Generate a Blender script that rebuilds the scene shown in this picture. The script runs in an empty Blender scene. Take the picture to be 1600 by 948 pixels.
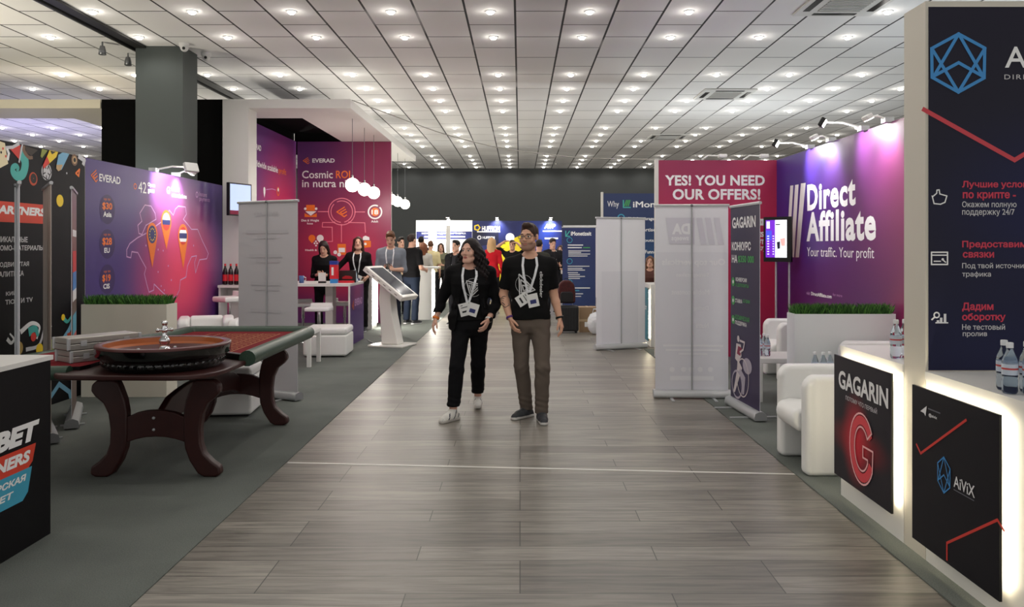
import bpy, bmesh, math, random
import numpy as np
from mathutils import Vector, Matrix, Euler
from mathutils.geometry import delaunay_2d_cdt
random.seed(7)
PI = math.pi
C = bpy.context.scene.collection
SC = bpy.context.scene

# ------------------------------------------------------------------ camera, world, exposure
F_PX, VPX, VPY, EYE = 1250.0, 812.5, 385.0, 1.59
cd = bpy.data.cameras.new('camera'); cam = bpy.data.objects.new('camera', cd); C.objects.link(cam)
cd.sensor_width = 36.0; cd.lens = 36.0 * F_PX / 1600.0
cd.shift_x = -(VPX - 800) / 1600.0; cd.shift_y = -(474 - VPY) / 1600.0
cd.clip_start = .05; cd.clip_end = 200
cam.location = (0, 0, EYE); cam.rotation_euler = (PI / 2, 0, 0)
SC.camera = cam
SC.view_settings.view_transform = 'Standard'; SC.view_settings.look = 'None'
SC.view_settings.gamma = 1.0; SC.view_settings.use_curve_mapping = False
SC.view_settings.exposure = 0.12
W_STRENGTH = 0.7        # ambient fill added through the open hall end behind the camera
DOWN_W = 10.0
GLOW_W = .8
UP_W = 120.0            # base watts of the added ceiling uplights
w = bpy.data.worlds.new('hall'); SC.world = w; w.use_nodes = True
w.node_tree.nodes['Background'].inputs[0].default_value = (1.0, .98, .95, 1)
w.node_tree.nodes['Background'].inputs[1].default_value = W_STRENGTH

def P(px, py, Y):                       # point seen at a pixel, at depth Y
    return Vector(((px - VPX) * Y / F_PX, Y, EYE - (py - VPY) * Y / F_PX))

# ------------------------------------------------------------------ materials
def lin(c):
    c = c / 255.0
    return c / 12.92 if c <= .04045 else ((c + .055) / 1.055) ** 2.4
def col(r, g, b): return (lin(r), lin(g), lin(b), 1)
MATS = {}
def mat(name, rgb, rough=.5, metal=0, spec=.5, emit=0, ecol=None, bump=None, coat=0, trans=0, ior=1.45, alpha=1, noise=None):
    if name in MATS: return MATS[name]
    m = bpy.data.materials.new(name); m.use_nodes = True
    nt = m.node_tree; b = nt.nodes['Principled BSDF']
    b.inputs['Base Color'].default_value = col(*rgb)
    b.inputs['Roughness'].default_value = rough; b.inputs['Metallic'].default_value = metal
    b.inputs['Specular IOR Level'].default_value = spec; b.inputs['Coat Weight'].default_value = coat
    b.inputs['Transmission Weight'].default_value = trans; b.inputs['IOR'].default_value = ior
    b.inputs['Alpha'].default_value = alpha
    if emit:
        b.inputs['Emission Color'].default_value = col(*(ecol or rgb)); b.inputs['Emission Strength'].default_value = emit
    if bump or noise:
        tc = nt.nodes.new('ShaderNodeTexCoord')
        n = nt.nodes.new('ShaderNodeTexNoise'); n.inputs['Scale'].default_value = (bump or noise)[0]; n.inputs['Detail'].default_value = 4
        nt.links.new(tc.outputs['Object'], n.inputs['Vector'])
        if bump:
            bp = nt.nodes.new('ShaderNodeBump'); bp.inputs['Strength'].default_value = bump[1]; bp.inputs['Distance'].default_value = .02
            nt.links.new(n.outputs['Fac'], bp.inputs['Height']); nt.links.new(bp.outputs[0], b.inputs['Normal'])
        if noise:
            mx = nt.nodes.new('ShaderNodeMix'); mx.data_type = 'RGBA'
            mx.inputs[6].default_value = col(*rgb); mx.inputs[7].default_value = col(*noise[1])
            nt.links.new(n.outputs['Fac'], mx.inputs[0]); nt.links.new(mx.outputs[2], b.inputs['Base Color'])
    MATS[name] = m
    return m

def blob_mat(name, base, blobs, rough=.42, spec=.5, linear=None):
    """printed colour gradient laid out in the board's own 0-1 print coordinates"""
    m = bpy.data.materials.new(name); m.use_nodes = True; nt = m.node_tree; L = nt.links
    b = nt.nodes['Principled BSDF']; b.inputs['Roughness'].default_value = rough; b.inputs['Specular IOR Level'].default_value = spec
    uv = nt.nodes.new('ShaderNodeUVMap'); uv.uv_map = 'print'
    cur = None
    if linear:
        sx = nt.nodes.new('ShaderNodeSeparateXYZ'); L.new(uv.outputs[0], sx.inputs[0])
        r = nt.nodes.new('ShaderNodeValToRGB'); L.new(sx.outputs[linear[0]], r.inputs[0])
        e = r.color_ramp.elements
        for i, (p, c) in enumerate(linear[1]):
            k = e[i] if i < 2 else e.new(p)
            k.position = p; k.color = col(*c)
        cur = r.outputs[0]
    for (u, v, ru, rv, c, s) in blobs:
        mp = nt.nodes.new('ShaderNodeMapping'); L.new(uv.outputs[0], mp.inputs[0])
        mp.inputs['Scale'].default_value = (1 / ru, 1 / rv, 1); mp.inputs['Location'].default_value = (-u / ru, -v / rv, 0)
        ln = nt.nodes.new('ShaderNodeVectorMath'); ln.operation = 'LENGTH'; L.new(mp.outputs[0], ln.inputs[0])
        mr = nt.nodes.new('ShaderNodeMapRange'); mr.interpolation_type = 'SMOOTHSTEP'
        mr.inputs['From Min'].default_value = 0; mr.inputs['From Max'].default_value = 1
        mr.inputs['To Min'].default_value = s; mr.inputs['To Max'].default_value = 0
        L.new(ln.outputs['Value'], mr.inputs['Value'])
        mx = nt.nodes.new('ShaderNodeMix'); mx.data_type = 'RGBA'; L.new(mr.outputs[0], mx.inputs[0])
        if cur is None: mx.inputs[6].default_value = col(*base)
        else: L.new(cur, mx.inputs[6])
        mx.inputs[7].default_value = col(*c); cur = mx.outputs[2]
    L.new(cur, b.inputs['Base Color'])
    return m

WHITE = mat('white laminate', (226, 225, 222), .32)
CREAM = mat('cream painted board', (206, 201, 188), .55)
WFAB = mat('white leatherette', (232, 232, 230), .38, bump=(9, .12))
PRINTW = mat('white print', (240, 240, 240), .45)
ALU = mat('brushed aluminium', (188, 190, 192), .36, .35)
DALU = mat('grey metal', (120, 122, 125), .38, .8)
CHROME = mat('chrome', (225, 226, 228), .08, 1)
BLACK = mat('black plastic', (14, 14, 15), .4)
BLACKM = mat('matt black fabric', (10, 10, 10), .9, spec=.1)
NAVY = mat('navy print', (24, 26, 52), .42)
NAVYD = mat('dark navy print', (15, 14, 22), .5, spec=.25)
CREAMP = mat('pale board edge', (214, 212, 206), .5)
SHEET = mat('white banner fabric', (234, 234, 241), .6)
GREYSHEET = mat('grey banner back', (198, 196, 200), .6)
LED = mat('warm led strip', (255, 246, 220), .5, emit=34, ecol=(255, 240, 205))
LEDW = mat('white led strip', (255, 250, 240), .5, emit=22, ecol=(255, 250, 238))
GLOBE = mat('lit opal globe', (255, 250, 240), .4, emit=9, ecol=(255, 243, 224))
ORANGE = mat('orange print', (238, 120, 40), .45)
REDP = mat('red print', (214, 58, 48), .45)
GREENP = mat('green print', (70, 160, 85), .45)
BLUEP = mat('blue print', (58, 140, 205), .45)
CYANP = mat('cyan print', (64, 160, 190), .45)
YEL = mat('yellow print', (240, 205, 40), .45)

# ------------------------------------------------------------------ mesh helpers
class MB:
    def __init__(s): s.v = []; s.f = []; s.m = []; s.sm = []; s.uv = {}; s.mats = []
    def mi(s, m):
        if m not in s.mats: s.mats.append(m)
        return s.mats.index(m)
    def add(s, vs, fs, m, smooth=False, uvs=None):
        o = len(s.v); s.v += [tuple(v) for v in vs]; k = s.mi(m)
        for i, f in enumerate(fs):
            if uvs and uvs[i]: s.uv[len(s.f)] = uvs[i]
            s.f.append([o + a for a in f]); s.m.append(k); s.sm.append(smooth)
        return s
    def box(s, c, d, m, rot=None, smooth=False):
        x, y, z = d[0] / 2, d[1] / 2, d[2] / 2
        vs = [Vector((a, b, e)) for a in (-x, x) for b in (-y, y) for e in (-z, z)]
        if rot is not None:
            R = rot if isinstance(rot, Matrix) else Euler(rot).to_matrix(); vs = [R @ v for v in vs]
        vs = [v + Vector(c) for v in vs]
        return s.add(vs, [(0, 1, 3, 2), (4, 6, 7, 5), (0, 4, 5, 1), (2, 3, 7, 6), (0, 2, 6, 4), (1, 5, 7, 3)], m, smooth)
    def b2(s, lo, hi, m): return s.box([(a + b) / 2 for a, b in zip(lo, hi)], [b - a for a, b in zip(lo, hi)], m)
    def prism(s, poly, O, U, V, N, t, m, mcap=None, smooth=False):
        """polygon (u,v) in the frame O,U,V, pushed t along N"""
        O, U, V, N = map(Vector, (O, U, V, N)); n = len(poly)
        a = [O + U * p[0] + V * p[1] for p in poly]; b = [p + N * t for p in a]
        area = sum(poly[i][0] * poly[(i + 1) % n][1] - poly[(i + 1) % n][0] * poly[i][1] for i in range(n))
        fl = (area > 0) == (U.cross(V).dot(N) * t > 0)
        top = list(range(n, 2 * n)); bot = list(range(n))
        if fl: bot = bot[::-1]
        else: top = top[::-1]
        sides = [(i, (i + 1) % n, n + (i + 1) % n, n + i) if fl else (i, n + i, n + (i + 1) % n, (i + 1) % n) for i in range(n)]
        s.add(a + b, [top, bot], mcap or m); s.add(a + b, sides, m, smooth)
        return s
    def lathe(s, prof, m, c=(0, 0, 0), n=24, smooth=True, mats=None, cap=True):
        vs = []; fs = []
        for r, z in prof:
            for k in range(n):
                a = 2 * PI * k / n; vs.append((c[0] + r * math.cos(a), c[1] + r * math.sin(a), c[2] + z))
        for j in range(len(prof) - 1):
            ff = [(j * n + k, j * n + (k + 1) % n, (j + 1) * n + (k + 1) % n, (j + 1) * n + k) for k in range(n)]
            if mats: s.add(vs, ff, mats[j], smooth)
            else: fs += ff
        if fs: s.add(vs, fs, m, smooth)
        if not cap: return s
        if prof[0][0] > 1e-4: s.add(vs[:n], [list(range(n))[::-1]], mats[0] if mats else m)
        if prof[-1][0] > 1e-4: s.add(vs[-n:], [list(range(n))], mats[-1] if mats else m)
        return s
    def tube(s, pts, r, m, n=8, closed=False, sq=1.0, up=(0, 0, 1)):
        pts = [Vector(p) for p in pts]; N = len(pts); vs = []
        for i, p in enumerate(pts):
            if closed: t = pts[(i + 1) % N] - pts[i - 1]
            else: t = pts[min(i + 1, N - 1)] - pts[max(i - 1, 0)]
            t.normalize(); u = Vector(up)
            if abs(t.dot(u)) > .95: u = Vector((1, 0, 0))
            a = t.cross(u).normalized(); b = a.cross(t).normalized()
            rr = r[i] if isinstance(r, (list, tuple)) else r
            vs += [p + a * rr * math.cos(2 * PI * k / n) + b * rr * sq * math.sin(2 * PI * k / n) for k in range(n)]
        fs = []
        for i in range(N if closed else N - 1):
            j = (i + 1) % N
            fs += [(i * n + k, i * n + (k + 1) % n, j * n + (k + 1) % n, j * n + k) for k in range(n)]
        s.add(vs, fs, m, True)
        if not closed: s.add(vs, [list(range(n))[::-1], list(range((N - 1) * n, N * n))], m)
        return s
    def sphere(s, c, r, m, n=20, k=12):
        rr = r if isinstance(r, (tuple, list)) else (r, r, r)
        prof = [(math.sin(PI * j / k), -math.cos(PI * j / k)) for j in range(k + 1)]
        vs = [(c[0] + rr[0] * a * math.cos(2 * PI * i / n), c[1] + rr[1] * a * math.sin(2 * PI * i / n), c[2] + rr[2] * z) for a, z in prof for i in range(n)]
        fs = [(j * n + i, j * n + (i + 1) % n, (j + 1) * n + (i + 1) % n, (j + 1) * n + i) for j in range(k) for i in range(n)]
        return s.add(vs, fs, m, True)
    def build(s, name, parent=None, at=None, bevel=0, seg=3, rot=0):
        """ONE mesh object; coordinates are the place's, moved to the thing's own origin"""
        me = bpy.data.meshes.new(name)
        org = Vector((0, 0, 0))
        if parent is not None:
            p = parent
            while p is not None: org += p.location; p = p.parent
        elif at is not None: org = Vector(at)
        me.from_pydata([tuple(Vector(v) - org) for v in s.v], [], s.f)
        for m in s.mats: me.materials.append(m)
        me.polygons.foreach_set('material_index', s.m); me.polygons.foreach_set('use_smooth', s.sm)
        if s.uv:
            ul = me.uv_layers.new(name='print')
            for fi, uvs in s.uv.items():
                p = me.polygons[fi]
                for li, q in zip(p.loop_indices, uvs): ul.data[li].uv = q
        me.update()
        if bevel:
            bm = bmesh.new(); bm.from_mesh(me); bmesh.ops.remove_doubles(bm, verts=bm.verts, dist=1e-5)
            bmesh.ops.recalc_face_normals(bm, faces=bm.faces); bm.to_mesh(me); bm.free()
        o = bpy.data.objects.new(name, me); C.objects.link(o)
        if parent is not None: o.parent = parent
        elif at is not None: o.location = at
        if bevel:
            md = o.modifiers.new('edge', 'BEVEL'); md.width = bevel; md.segments = seg; md.limit_method = 'ANGLE'; md.angle_limit = .6
            if seg > 1:
                for pl in me.polygons: pl.use_smooth = True
                md.harden_normals = True
        return o

def tag(o, label, cat, group=None, kind=None):
    o['label'] = label; o['category'] = cat
    if group: o['group'] = group
    if kind: o['kind'] = kind
    return o
def thing(name, label, cat, loc, rz=0, group=None):
    o = bpy.data.objects.new(name, None); C.objects.link(o); o.location = loc; o.rotation_euler = (0, 0, rz)
    o.empty_display_size = .1
    return tag(o, label, cat, group)
def struct(name, mb, label=None, **k):
    o = mb.build(name, **k); o['kind'] = 'structure'
    if label: o['label'] = label
    return o
def dup(o, loc, rz=None, label=None, group=None, parent=None):
    c = o.copy(); C.objects.link(c)
    if parent is not None: c.parent = parent
    else:
        c.location = loc
        if rz is not None: c.rotation_euler = (0, 0, rz)
    if label: c['label'] = label
    if group: c['group'] = group
    for ch in list(o.children):
        dup(ch, None, parent=c)
    return c

# ------------------------------------------------------------------ prints on boards
_txt = {}
def text_mesh(s, bold=0.0, shear=0.0, spacing=1.0):
    """flat lettering: outlines of the text, filled by winding number so overlapping strokes merge"""
    key = (s, bold, shear, spacing)
    if key in _txt: return _txt[key]
    cu = bpy.data.curves.new('txt', 'FONT'); cu.body = s; cu.size = 1; cu.dimensions = '2D'; cu.fill_mode = 'NONE'
    cu.resolution_u = 3; cu.shear = shear; cu.space_character = spacing
    ob = bpy.data.objects.new('txt', cu); C.objects.link(ob)
    dg = bpy.context.evaluated_depsgraph_get(); dg.update()
    me = bpy.data.meshes.new_from_object(ob.evaluated_get(dg))
    v = [Vector(x.co[:2]) for x in me.vertices]; ed = [tuple(e.vertices) for e in me.edges]
    bpy.data.objects.remove(ob); bpy.data.meshes.remove(me); bpy.data.curves.remove(cu)
    if not v: _txt[key] = (np.zeros((0, 2)), []); return _txt[key]
    if bold > 0:                          # heavier weight: push every outline outwards
        nx = dict(ed); seen = set(); loops = []
        for st in list(nx):
            if st in seen: continue
            lp = []; q = st
            while q not in seen and q in nx: seen.add(q); lp.append(q); q = nx[q]
            k_ = []
            for i in lp:
                if not k_ or (v[i] - v[k_[-1]]).length > .006: k_.append(i)
            if len(k_) > 3 and (v[k_[0]] - v[k_[-1]]).length < .006: k_.pop()
            lp = k_ if len(k_) > 2 else lp
            if len(lp) > 2: loops.append(lp)
        ed = [(lp[i], lp[(i + 1) % len(lp)]) for lp in loops for i in range(len(lp))]
        info = []
        for lp in loops:
            p = np.array([v[i][:] for i in lp]); r = np.roll(p, -1, 0); info.append(((p[:, 0] * r[:, 1] - r[:, 0] * p[:, 1]).sum() / 2, p.min(0), p.max(0), p))
        for lp, (ar_, lo_, hi_, p) in zip(loops, info):
            big = max((q for q in info if (q[1] <= hi_ + 1e-4).all() and (q[2] >= lo_ - 1e-4).all()), key=lambda q: abs(q[0])); sgn = 1 if big[0] > 0 else -1
            e1 = p - np.roll(p, 1, 0); e2 = np.roll(p, -1, 0) - p
            e1 /= np.maximum(np.linalg.norm(e1, axis=1), 1e-9)[:, None]; e2 /= np.maximum(np.linalg.norm(e2, axis=1), 1e-9)[:, None]
            n1 = np.stack([e1[:, 1], -e1[:, 0]], 1) * sgn; n2 = np.stack([e2[:, 1], -e2[:, 0]], 1) * sgn; mm = n1 + n2
            mm = mm / np.maximum((mm * mm).sum(1), .5)[:, None] * 2 * bold
            for i, w_ in zip(lp, p + mm): v[i] = Vector(w_)
    ov, oe, of, *_ = delaunay_2d_cdt(v, ed, [], 0, 1e-6)
    V = np.array([x[:] for x in ov]); T = np.array([list(f) for f in of]); ct = V[T].mean(1)
    A = np.array([v[e[0]][:] for e in ed]); B = np.array([v[e[1]][:] for e in ed])
    y = ct[:, 1][:, None]; x = ct[:, 0][:, None]
    up = (A[:, 1] <= y) & (B[:, 1] > y); dn = (A[:, 1] > y) & (B[:, 1] <= y)
    cr = (B[:, 0] - A[:, 0]) * (y - A[:, 1]) - (x - A[:, 0]) * (B[:, 1] - A[:, 1])
    wn = (up & (cr > 0)).sum(1) - (dn & (cr < 0)).sum(1)
    keep = wn != 0
    T = T[keep]; us, inv = np.unique(T.ravel(), return_inverse=True); inv = inv.reshape(-1, 3)
    _txt[key] = (V[us], [list(map(int, q)) for q in inv]); return _txt[key]

class Board:
    """upright face: O = its lower left corner seen from the front, U = unit vector to the right"""
    def __init__(s, O, U, front=None):
        s.O = Vector(O); s.U = Vector(U).normalized(); s.N = front or s.U.cross(Vector((0, 0, 1))); s.mb = MB(); s.lay = 0
    def px(s, px, py):
        d = Vector(((px - VPX) / F_PX, 1, (VPY - py) / F_PX)); c = Vector((0, 0, EYE))
        t = (s.O - c).dot(s.N) / d.dot(s.N); q = c + d * t - s.O
        return q.dot(s.U), q.z
    def w(s, u, v, l=0): return s.O + s.U * u + Vector((0, 0, v)) + s.N * (.0015 + .0012 * l)
    def poly(s, uvs, m, l=0):
        n = len(uvs); a = sum(uvs[i][0] * uvs[(i + 1) % n][1] - uvs[(i + 1) % n][0] * uvs[i][1] for i in range(n))
        if a < 0: uvs = uvs[::-1]
        s.lay = (s.lay + 1) % 100; l = l + s.lay * .008
        s.mb.add([s.w(u, v, l) for u, v in uvs], [list(range(n))], m)
    def ppoly(s, pts, m, l=0): s.poly([s.px(*p) for p in pts], m, l)
    def line(s, uvs, wd, m, l=0, closed=False):
        n = len(uvs)
        for i in range(n if closed else n - 1):
            a = Vector(uvs[i]); b = Vector(uvs[(i + 1) % n]); d = (b - a)
            if d.length < 1e-6: continue
            d.normalize(); q = Vector((-d.y, d.x)) * wd / 2; e = d * wd * .35
            s.poly([tuple(a - q - e), tuple(b - q + e), tuple(b + q + e), tuple(a + q - e)], m, l)
    def curve(s, pts, w0, w1, m, l=0):
        """smooth tapering stroke through pixel points"""
        p = [Vector(s.px(*q)) for q in pts]; p = [p[0] * 2 - p[1]] + p + [p[-1] * 2 - p[-2]]; c = []
        for i in range(1, len(p) - 2):
            for k in range(8):
                t = k / 8; c.append(.5 * (2 * p[i] + (p[i + 1] - p[i - 1]) * t + (2 * p[i - 1] - 5 * p[i] + 4 * p[i + 1] - p[i + 2]) * t * t + (3 * p[i] - p[i - 1] - 3 * p[i + 1] + p[i + 2]) * t ** 3))
        c.append(p[-2]); n = len(c); L = []; R = []
        for i, q in enumerate(c):
            d = (c[min(i + 1, n - 1)] - c[max(i - 1, 0)]).normalized(); o = Vector((-d.y, d.x)) * (w0 + (w1 - w0) * i / (n - 1)) / 2; L.append(q + o); R.append(q - o)
        s.lay = (s.lay + 1) % 100; l += s.lay * .008
        s.mb.add([s.w(x.x, x.y, l) for x in R + L], [(i, i + 1, n + i + 1, n + i) for i in range(n - 1)], m)
    def pline(s, pts, wd, m, l=0, closed=False): s.line([s.px(*p) for p in pts], wd, m, l, closed)
    def ell(s, u, v, ru, rv, m, l=0, n=28): s.poly([(u + ru * math.cos(2 * PI * k / n), v + rv * math.sin(2 * PI * k / n)) for k in range(n)], m, l)
    def ring(s, u, v, ru, rv, wd, m, l=0, n=32, a0=0, a1=2 * PI):
        s.line([(u + ru * math.cos(a0 + (a1 - a0) * k / n), v + rv * math.sin(a0 + (a1 - a0) * k / n)) for k in range(n + 1)], wd, m, l)
    def pell(s, px, py, r, m, l=0):
        u, v = s.px(px, py); u1, v1 = s.px(px, py - r); s.ell(u, v, abs(v1 - v), abs(v1 - v), m, l)
    def pring(s, px, py, r, wd, m, l=0, **k):
        u, v = s.px(px, py); u1, v1 = s.px(px, py - r); s.ring(u, v, abs(v1 - v), abs(v1 - v), wd, m, l, **k)
    def text(s, t, u0, u1, v0, v1, m, l=0, bold=0.0, shear=0.0, spacing=1.0):
        v, f = text_mesh(t, bold, shear, spacing)
        if not len(v): return
        lo = v.min(0); hi = v.max(0); k = (v - lo) / np.maximum(hi - lo, 1e-6)
        if u1 < u0: f = [q[::-1] for q in f]
        s.lay = (s.lay + 1) % 100
        s.mb.add([s.w(u0 + (u1 - u0) * a, v0 + (v1 - v0) * b, l + s.lay * .008) for a, b in k], f, m)
    def pt(s, t, xl, yt, yb, xr, m, l=0, **k):      # text whose box is read off at its left end
        u0, v1 = s.px(xl, yt); _, v0 = s.px(xl, yb); u1, _ = s.px(xr, yb)
        s.text(t, u0, u1, v0, v1, m, l, **k)
    def pbar(s, xl, yt, yb, xr, m, l=0):
        u0, v1 = s.px(xl, yt); _, v0 = s.px(xl, yb); u1, _ = s.px(xr, yb)
        s.poly([(u0, v0), (u1, v0), (u1, v1), (u0, v1)], m, l)
    def build(s, name, parent):
        return s.mb.build(name, parent)

def board_mesh(O, U, wd, v0, v1, t, mfront, mside, mback=None, nu=1):
    """slab whose front carries 0-1 print coordinates"""
    O = Vector(O); U = Vector(U).normalized(); N = U.cross(Vector((0, 0, 1))); Z = Vector((0, 0, 1)); mb = MB()
    q = [O + U * a + Z * b for a, b in ((0, v0), (wd, v0), (wd, v1), (0, v1))]; r = [p - N * t for p in q]
    mb.add(q, [(0, 1, 2, 3)], mfront, uvs=[[(0, 0), (1, 0), (1, 1), (0, 1)]])
    mb.add(q + r, [(4, 7, 6, 5)], mback or mside)
    mb.add(q + r, [(0, 4, 5, 1), (1, 5, 6, 2), (2, 6, 7, 3), (3, 7, 4, 0)], mside)
    return mb

# ------------------------------------------------------------------ the hall
HC = 4.43; YB = 29.1; XL, XR = -15.0, 13.0; CZ = .006
def nodes(name, rough):
    m = bpy.data.materials.new(name); m.use_nodes = True; nt = m.node_tree
    b = nt.nodes['Principled BSDF']; b.inputs['Roughness'].default_value = rough
    return m, nt, nt.links, b
def math_n(nt, op, a, b=None):
    n = nt.nodes.new('ShaderNodeMath'); n.operation = op
    for i, x in enumerate((a, b)):
        if x is None: continue
        if hasattr(x, 'links'): nt.links.new(x, n.inputs[i])
        else: n.inputs[i].default_value = x
    return n.outputs[0]

# laminate floor: grey oak boards laid across the aisle
floor_m, nt, L, b = nodes('grey oak laminate', .3)
tc = nt.nodes.new('ShaderNodeTexCoord')
br = nt.nodes.new('ShaderNodeTexBrick'); L.new(tc.outputs['Object'], br.inputs['Vector'])
br.inputs['Scale'].default_value = 1; br.inputs['Brick Width'].default_value = 1.22; br.inputs['Row Height'].default_value = .193
br.inputs['Mortar Size'].default_value = .0032; br.inputs['Mortar Smooth'].default_value = .3; br.offset = .43; br.offset_frequency = 3
br.inputs['Color1'].default_value = col(112, 107, 100); br.inputs['Color2'].default_value = col(146, 141, 132); br.inputs['Mortar'].default_value = col(52, 50, 47)
mp = nt.nodes.new('ShaderNodeMapping'); mp.inputs['Scale'].default_value = (1.3, 17, 1); L.new(tc.outputs['Object'], mp.inputs[0])
ns = nt.nodes.new('ShaderNodeTexNoise'); ns.inputs['Scale'].default_value = 1.6; ns.inputs['Detail'].default_value = 7; ns.inputs['Roughness'].default_value = .62; ns.inputs['Distortion'].default_value = .6
L.new(mp.outputs[0], ns.inputs['Vector'])
cr = nt.nodes.new('ShaderNodeValToRGB'); L.new(ns.outputs['Fac'], cr.inputs[0])
cr.color_ramp.elements[0].position = .36; cr.color_ramp.elements[0].color = (.42, .42, .42, 1)
cr.color_ramp.elements[1].position = .6; cr.color_ramp.elements[1].color = (1.06, 1.05, 1.04, 1)
mx = nt.nodes.new('ShaderNodeMix'); mx.data_type = 'RGBA'; mx.blend_type = 'MULTIPLY'; mx.inputs[0].default_value = .8
L.new(br.outputs['Color'], mx.inputs[6]); L.new(cr.outputs[0], mx.inputs[7]); L.new(mx.outputs[2], b.inputs['Base Color'])
rr = nt.nodes.new('ShaderNodeMapRange'); rr.inputs['To Min'].default_value = .32; rr.inputs['To Max'].default_value = .48
L.new(ns.outputs['Fac'], rr.inputs[0]); L.new(rr.outputs[0], b.inputs['Roughness'])
bp = nt.nodes.new('ShaderNodeBump'); bp.inputs['Strength'].default_value = .12; bp.inputs['Distance'].default_value = .004
L.new(ns.outputs['Fac'], bp.inputs['Height']); L.new(bp.outputs[0], b.inputs['Normal'])
struct('floor', MB().b2((XL, -1, -.1), (XR, YB, 0), floor_m), 'grey wood laminate floor of the hall')

carpet_m, nt, L, b = nodes('grey needle felt', .95); b.inputs['Specular IOR Level'].default_value = .15
tc = nt.nodes.new('ShaderNodeTexCoord'); ns = nt.nodes.new('ShaderNodeTexNoise'); ns.inputs['Scale'].default_value = 160; ns.inputs['Detail'].default_value = 3
n2 = nt.nodes.new('ShaderNodeTexNoise'); n2.inputs['Scale'].default_value = 1.4; n2.inputs['Detail'].default_value = 5
L.new(tc.outputs['Object'], ns.inputs['Vector']); L.new(tc.outputs['Object'], n2.inputs['Vector'])
ad = math_n(nt, 'ADD', math_n(nt, 'MULTIPLY', ns.outputs['Fac'], .55), math_n(nt, 'MULTIPLY', n2.outputs['Fac'], .45))
cr = nt.nodes.new('ShaderNodeValToRGB'); L.new(ad, cr.inputs[0])
cr.color_ramp.elements[0].position = .3; cr.color_ramp.elements[0].color = col(84, 89, 85); cr.color_ramp.elements[1].position = .7; cr.color_ramp.elements[1].color = col(120, 125, 120)
L.new(cr.outputs[0], b.inputs['Base Color'])
bp = nt.nodes.new('ShaderNodeBump'); bp.inputs['Strength'].default_value = .3; bp.inputs['Distance'].default_value = .003
L.new(ns.outputs['Fac'], bp.inputs['Height']); L.new(bp.outputs[0], b.inputs['Normal'])
struct('floor_carpet_left', MB().b2((XL + .05, .5, 0), (-1.72, 23, CZ), carpet_m), 'dark grey carpet under the stands left of the aisle')
struct('floor_carpet_right', MB().b2((1.92, .5, 0), (XR - .05, 12.4, CZ), carpet_m), 'dark grey carpet under the stands right of the aisle')

# suspended ceiling: staggered white tiles, dark joints, some coloured pale as if catching the light
ceil_m, nt, L, b = nodes('white ceiling tile', .75)
tc = nt.nodes.new('ShaderNodeTexCoord')
mp = nt.nodes.new('ShaderNodeMapping'); mp.inputs['Rotation'].default_value = (0, 0, -PI / 2); mp.inputs['Location'].default_value = (-10.84, 29.94, 0)
L.new(tc.outputs['Object'], mp.inputs[0])
br = nt.nodes.new('ShaderNodeTexBrick'); L.new(mp.outputs[0], br.inputs['Vector'])
br.inputs['Scale'].default_value = 1; br.inputs['Brick Width'].default_value = 1.18; br.inputs['Row Height'].default_value = .6
br.inputs['Mortar Size'].default_value = .012; br.inputs['Mortar Smooth'].default_value = .1; br.offset = .5; br.offset_frequency = 2
br.inputs['Color1'].default_value = col(228, 228, 227); br.inputs['Color2'].default_value = col(236, 235, 233)
n2 = nt.nodes.new('ShaderNodeTexNoise'); n2.inputs['Scale'].default_value = .55; L.new(tc.outputs['Object'], n2.inputs['Vector'])
cr = nt.nodes.new('ShaderNodeValToRGB'); L.new(n2.outputs['Fac'], cr.inputs[0])
cr.color_ramp.elements[0].position = .6; cr.color_ramp.elements[0].color = col(30, 31, 32); cr.color_ramp.elements[1].position = .7; cr.color_ramp.elements[1].color = col(170, 170, 168)
L.new(cr.outputs[0], br.inputs['Mortar'])
sx = nt.nodes.new('ShaderNodeSeparateXYZ'); L.new(tc.outputs['Object'], sx.inputs[0])
fr = math_n(nt, 'ABSOLUTE', math_n(nt, 'SUBTRACT', math_n(nt, 'FRACT', math_n(nt, 'DIVIDE', math_n(nt, 'ADD', sx.outputs[0], 60.06 + .3), .6)), .5))
ln = math_n(nt, 'LESS_THAN', fr, .0135 / .6)
mx = nt.nodes.new('ShaderNodeMix'); mx.data_type = 'RGBA'; L.new(ln, mx.inputs[0]); L.new(br.outputs['Color'], mx.inputs[6]); L.new(cr.outputs[0], mx.inputs[7]); L.new(mx.outputs[2], b.inputs['Base Color'])
bp = nt.nodes.new('ShaderNodeBump'); bp.inputs['Strength'].default_value = .5; bp.inputs['Distance'].default_value = .01; bp.invert = True
L.new(br.outputs['Fac'], bp.inputs['Height']); L.new(bp.outputs[0], b.inputs['Normal'])
struct('ceiling', MB().b2((XL, -1, HC), (XR, YB, HC + .1), ceil_m), 'white staggered tile ceiling with dark joints')
DW = mat('dark grey painted wall', (66, 69, 69), .8)
struct('wall_back', MB().b2((XL, YB, 0), (XR, YB + .15, HC), DW), 'dark grey far wall of the hall')
struct('wall_left', MB().b2((XL - .15, -1, 0), (XL, YB, HC), mat('pale side wall', (196, 192, 184), .8)), 'pale left wall of the hall')
struct('wall_right', MB().b2((XR, -1, 0), (XR + .15, YB, HC), mat('pale side wall', (196, 192, 184), .8)), 'pale right wall of the hall')
struct('trim_floor_joint', MB().add([(-1.71, 5.87, .0015), (1.95, 5.57, .0015), (1.95, 5.60, .0015), (-1.71, 5.90, .0015)], [(0, 1, 2, 3)], mat('pale floor strip', (214, 212, 206), .4)), 'thin white strip across the laminate aisle')
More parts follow.
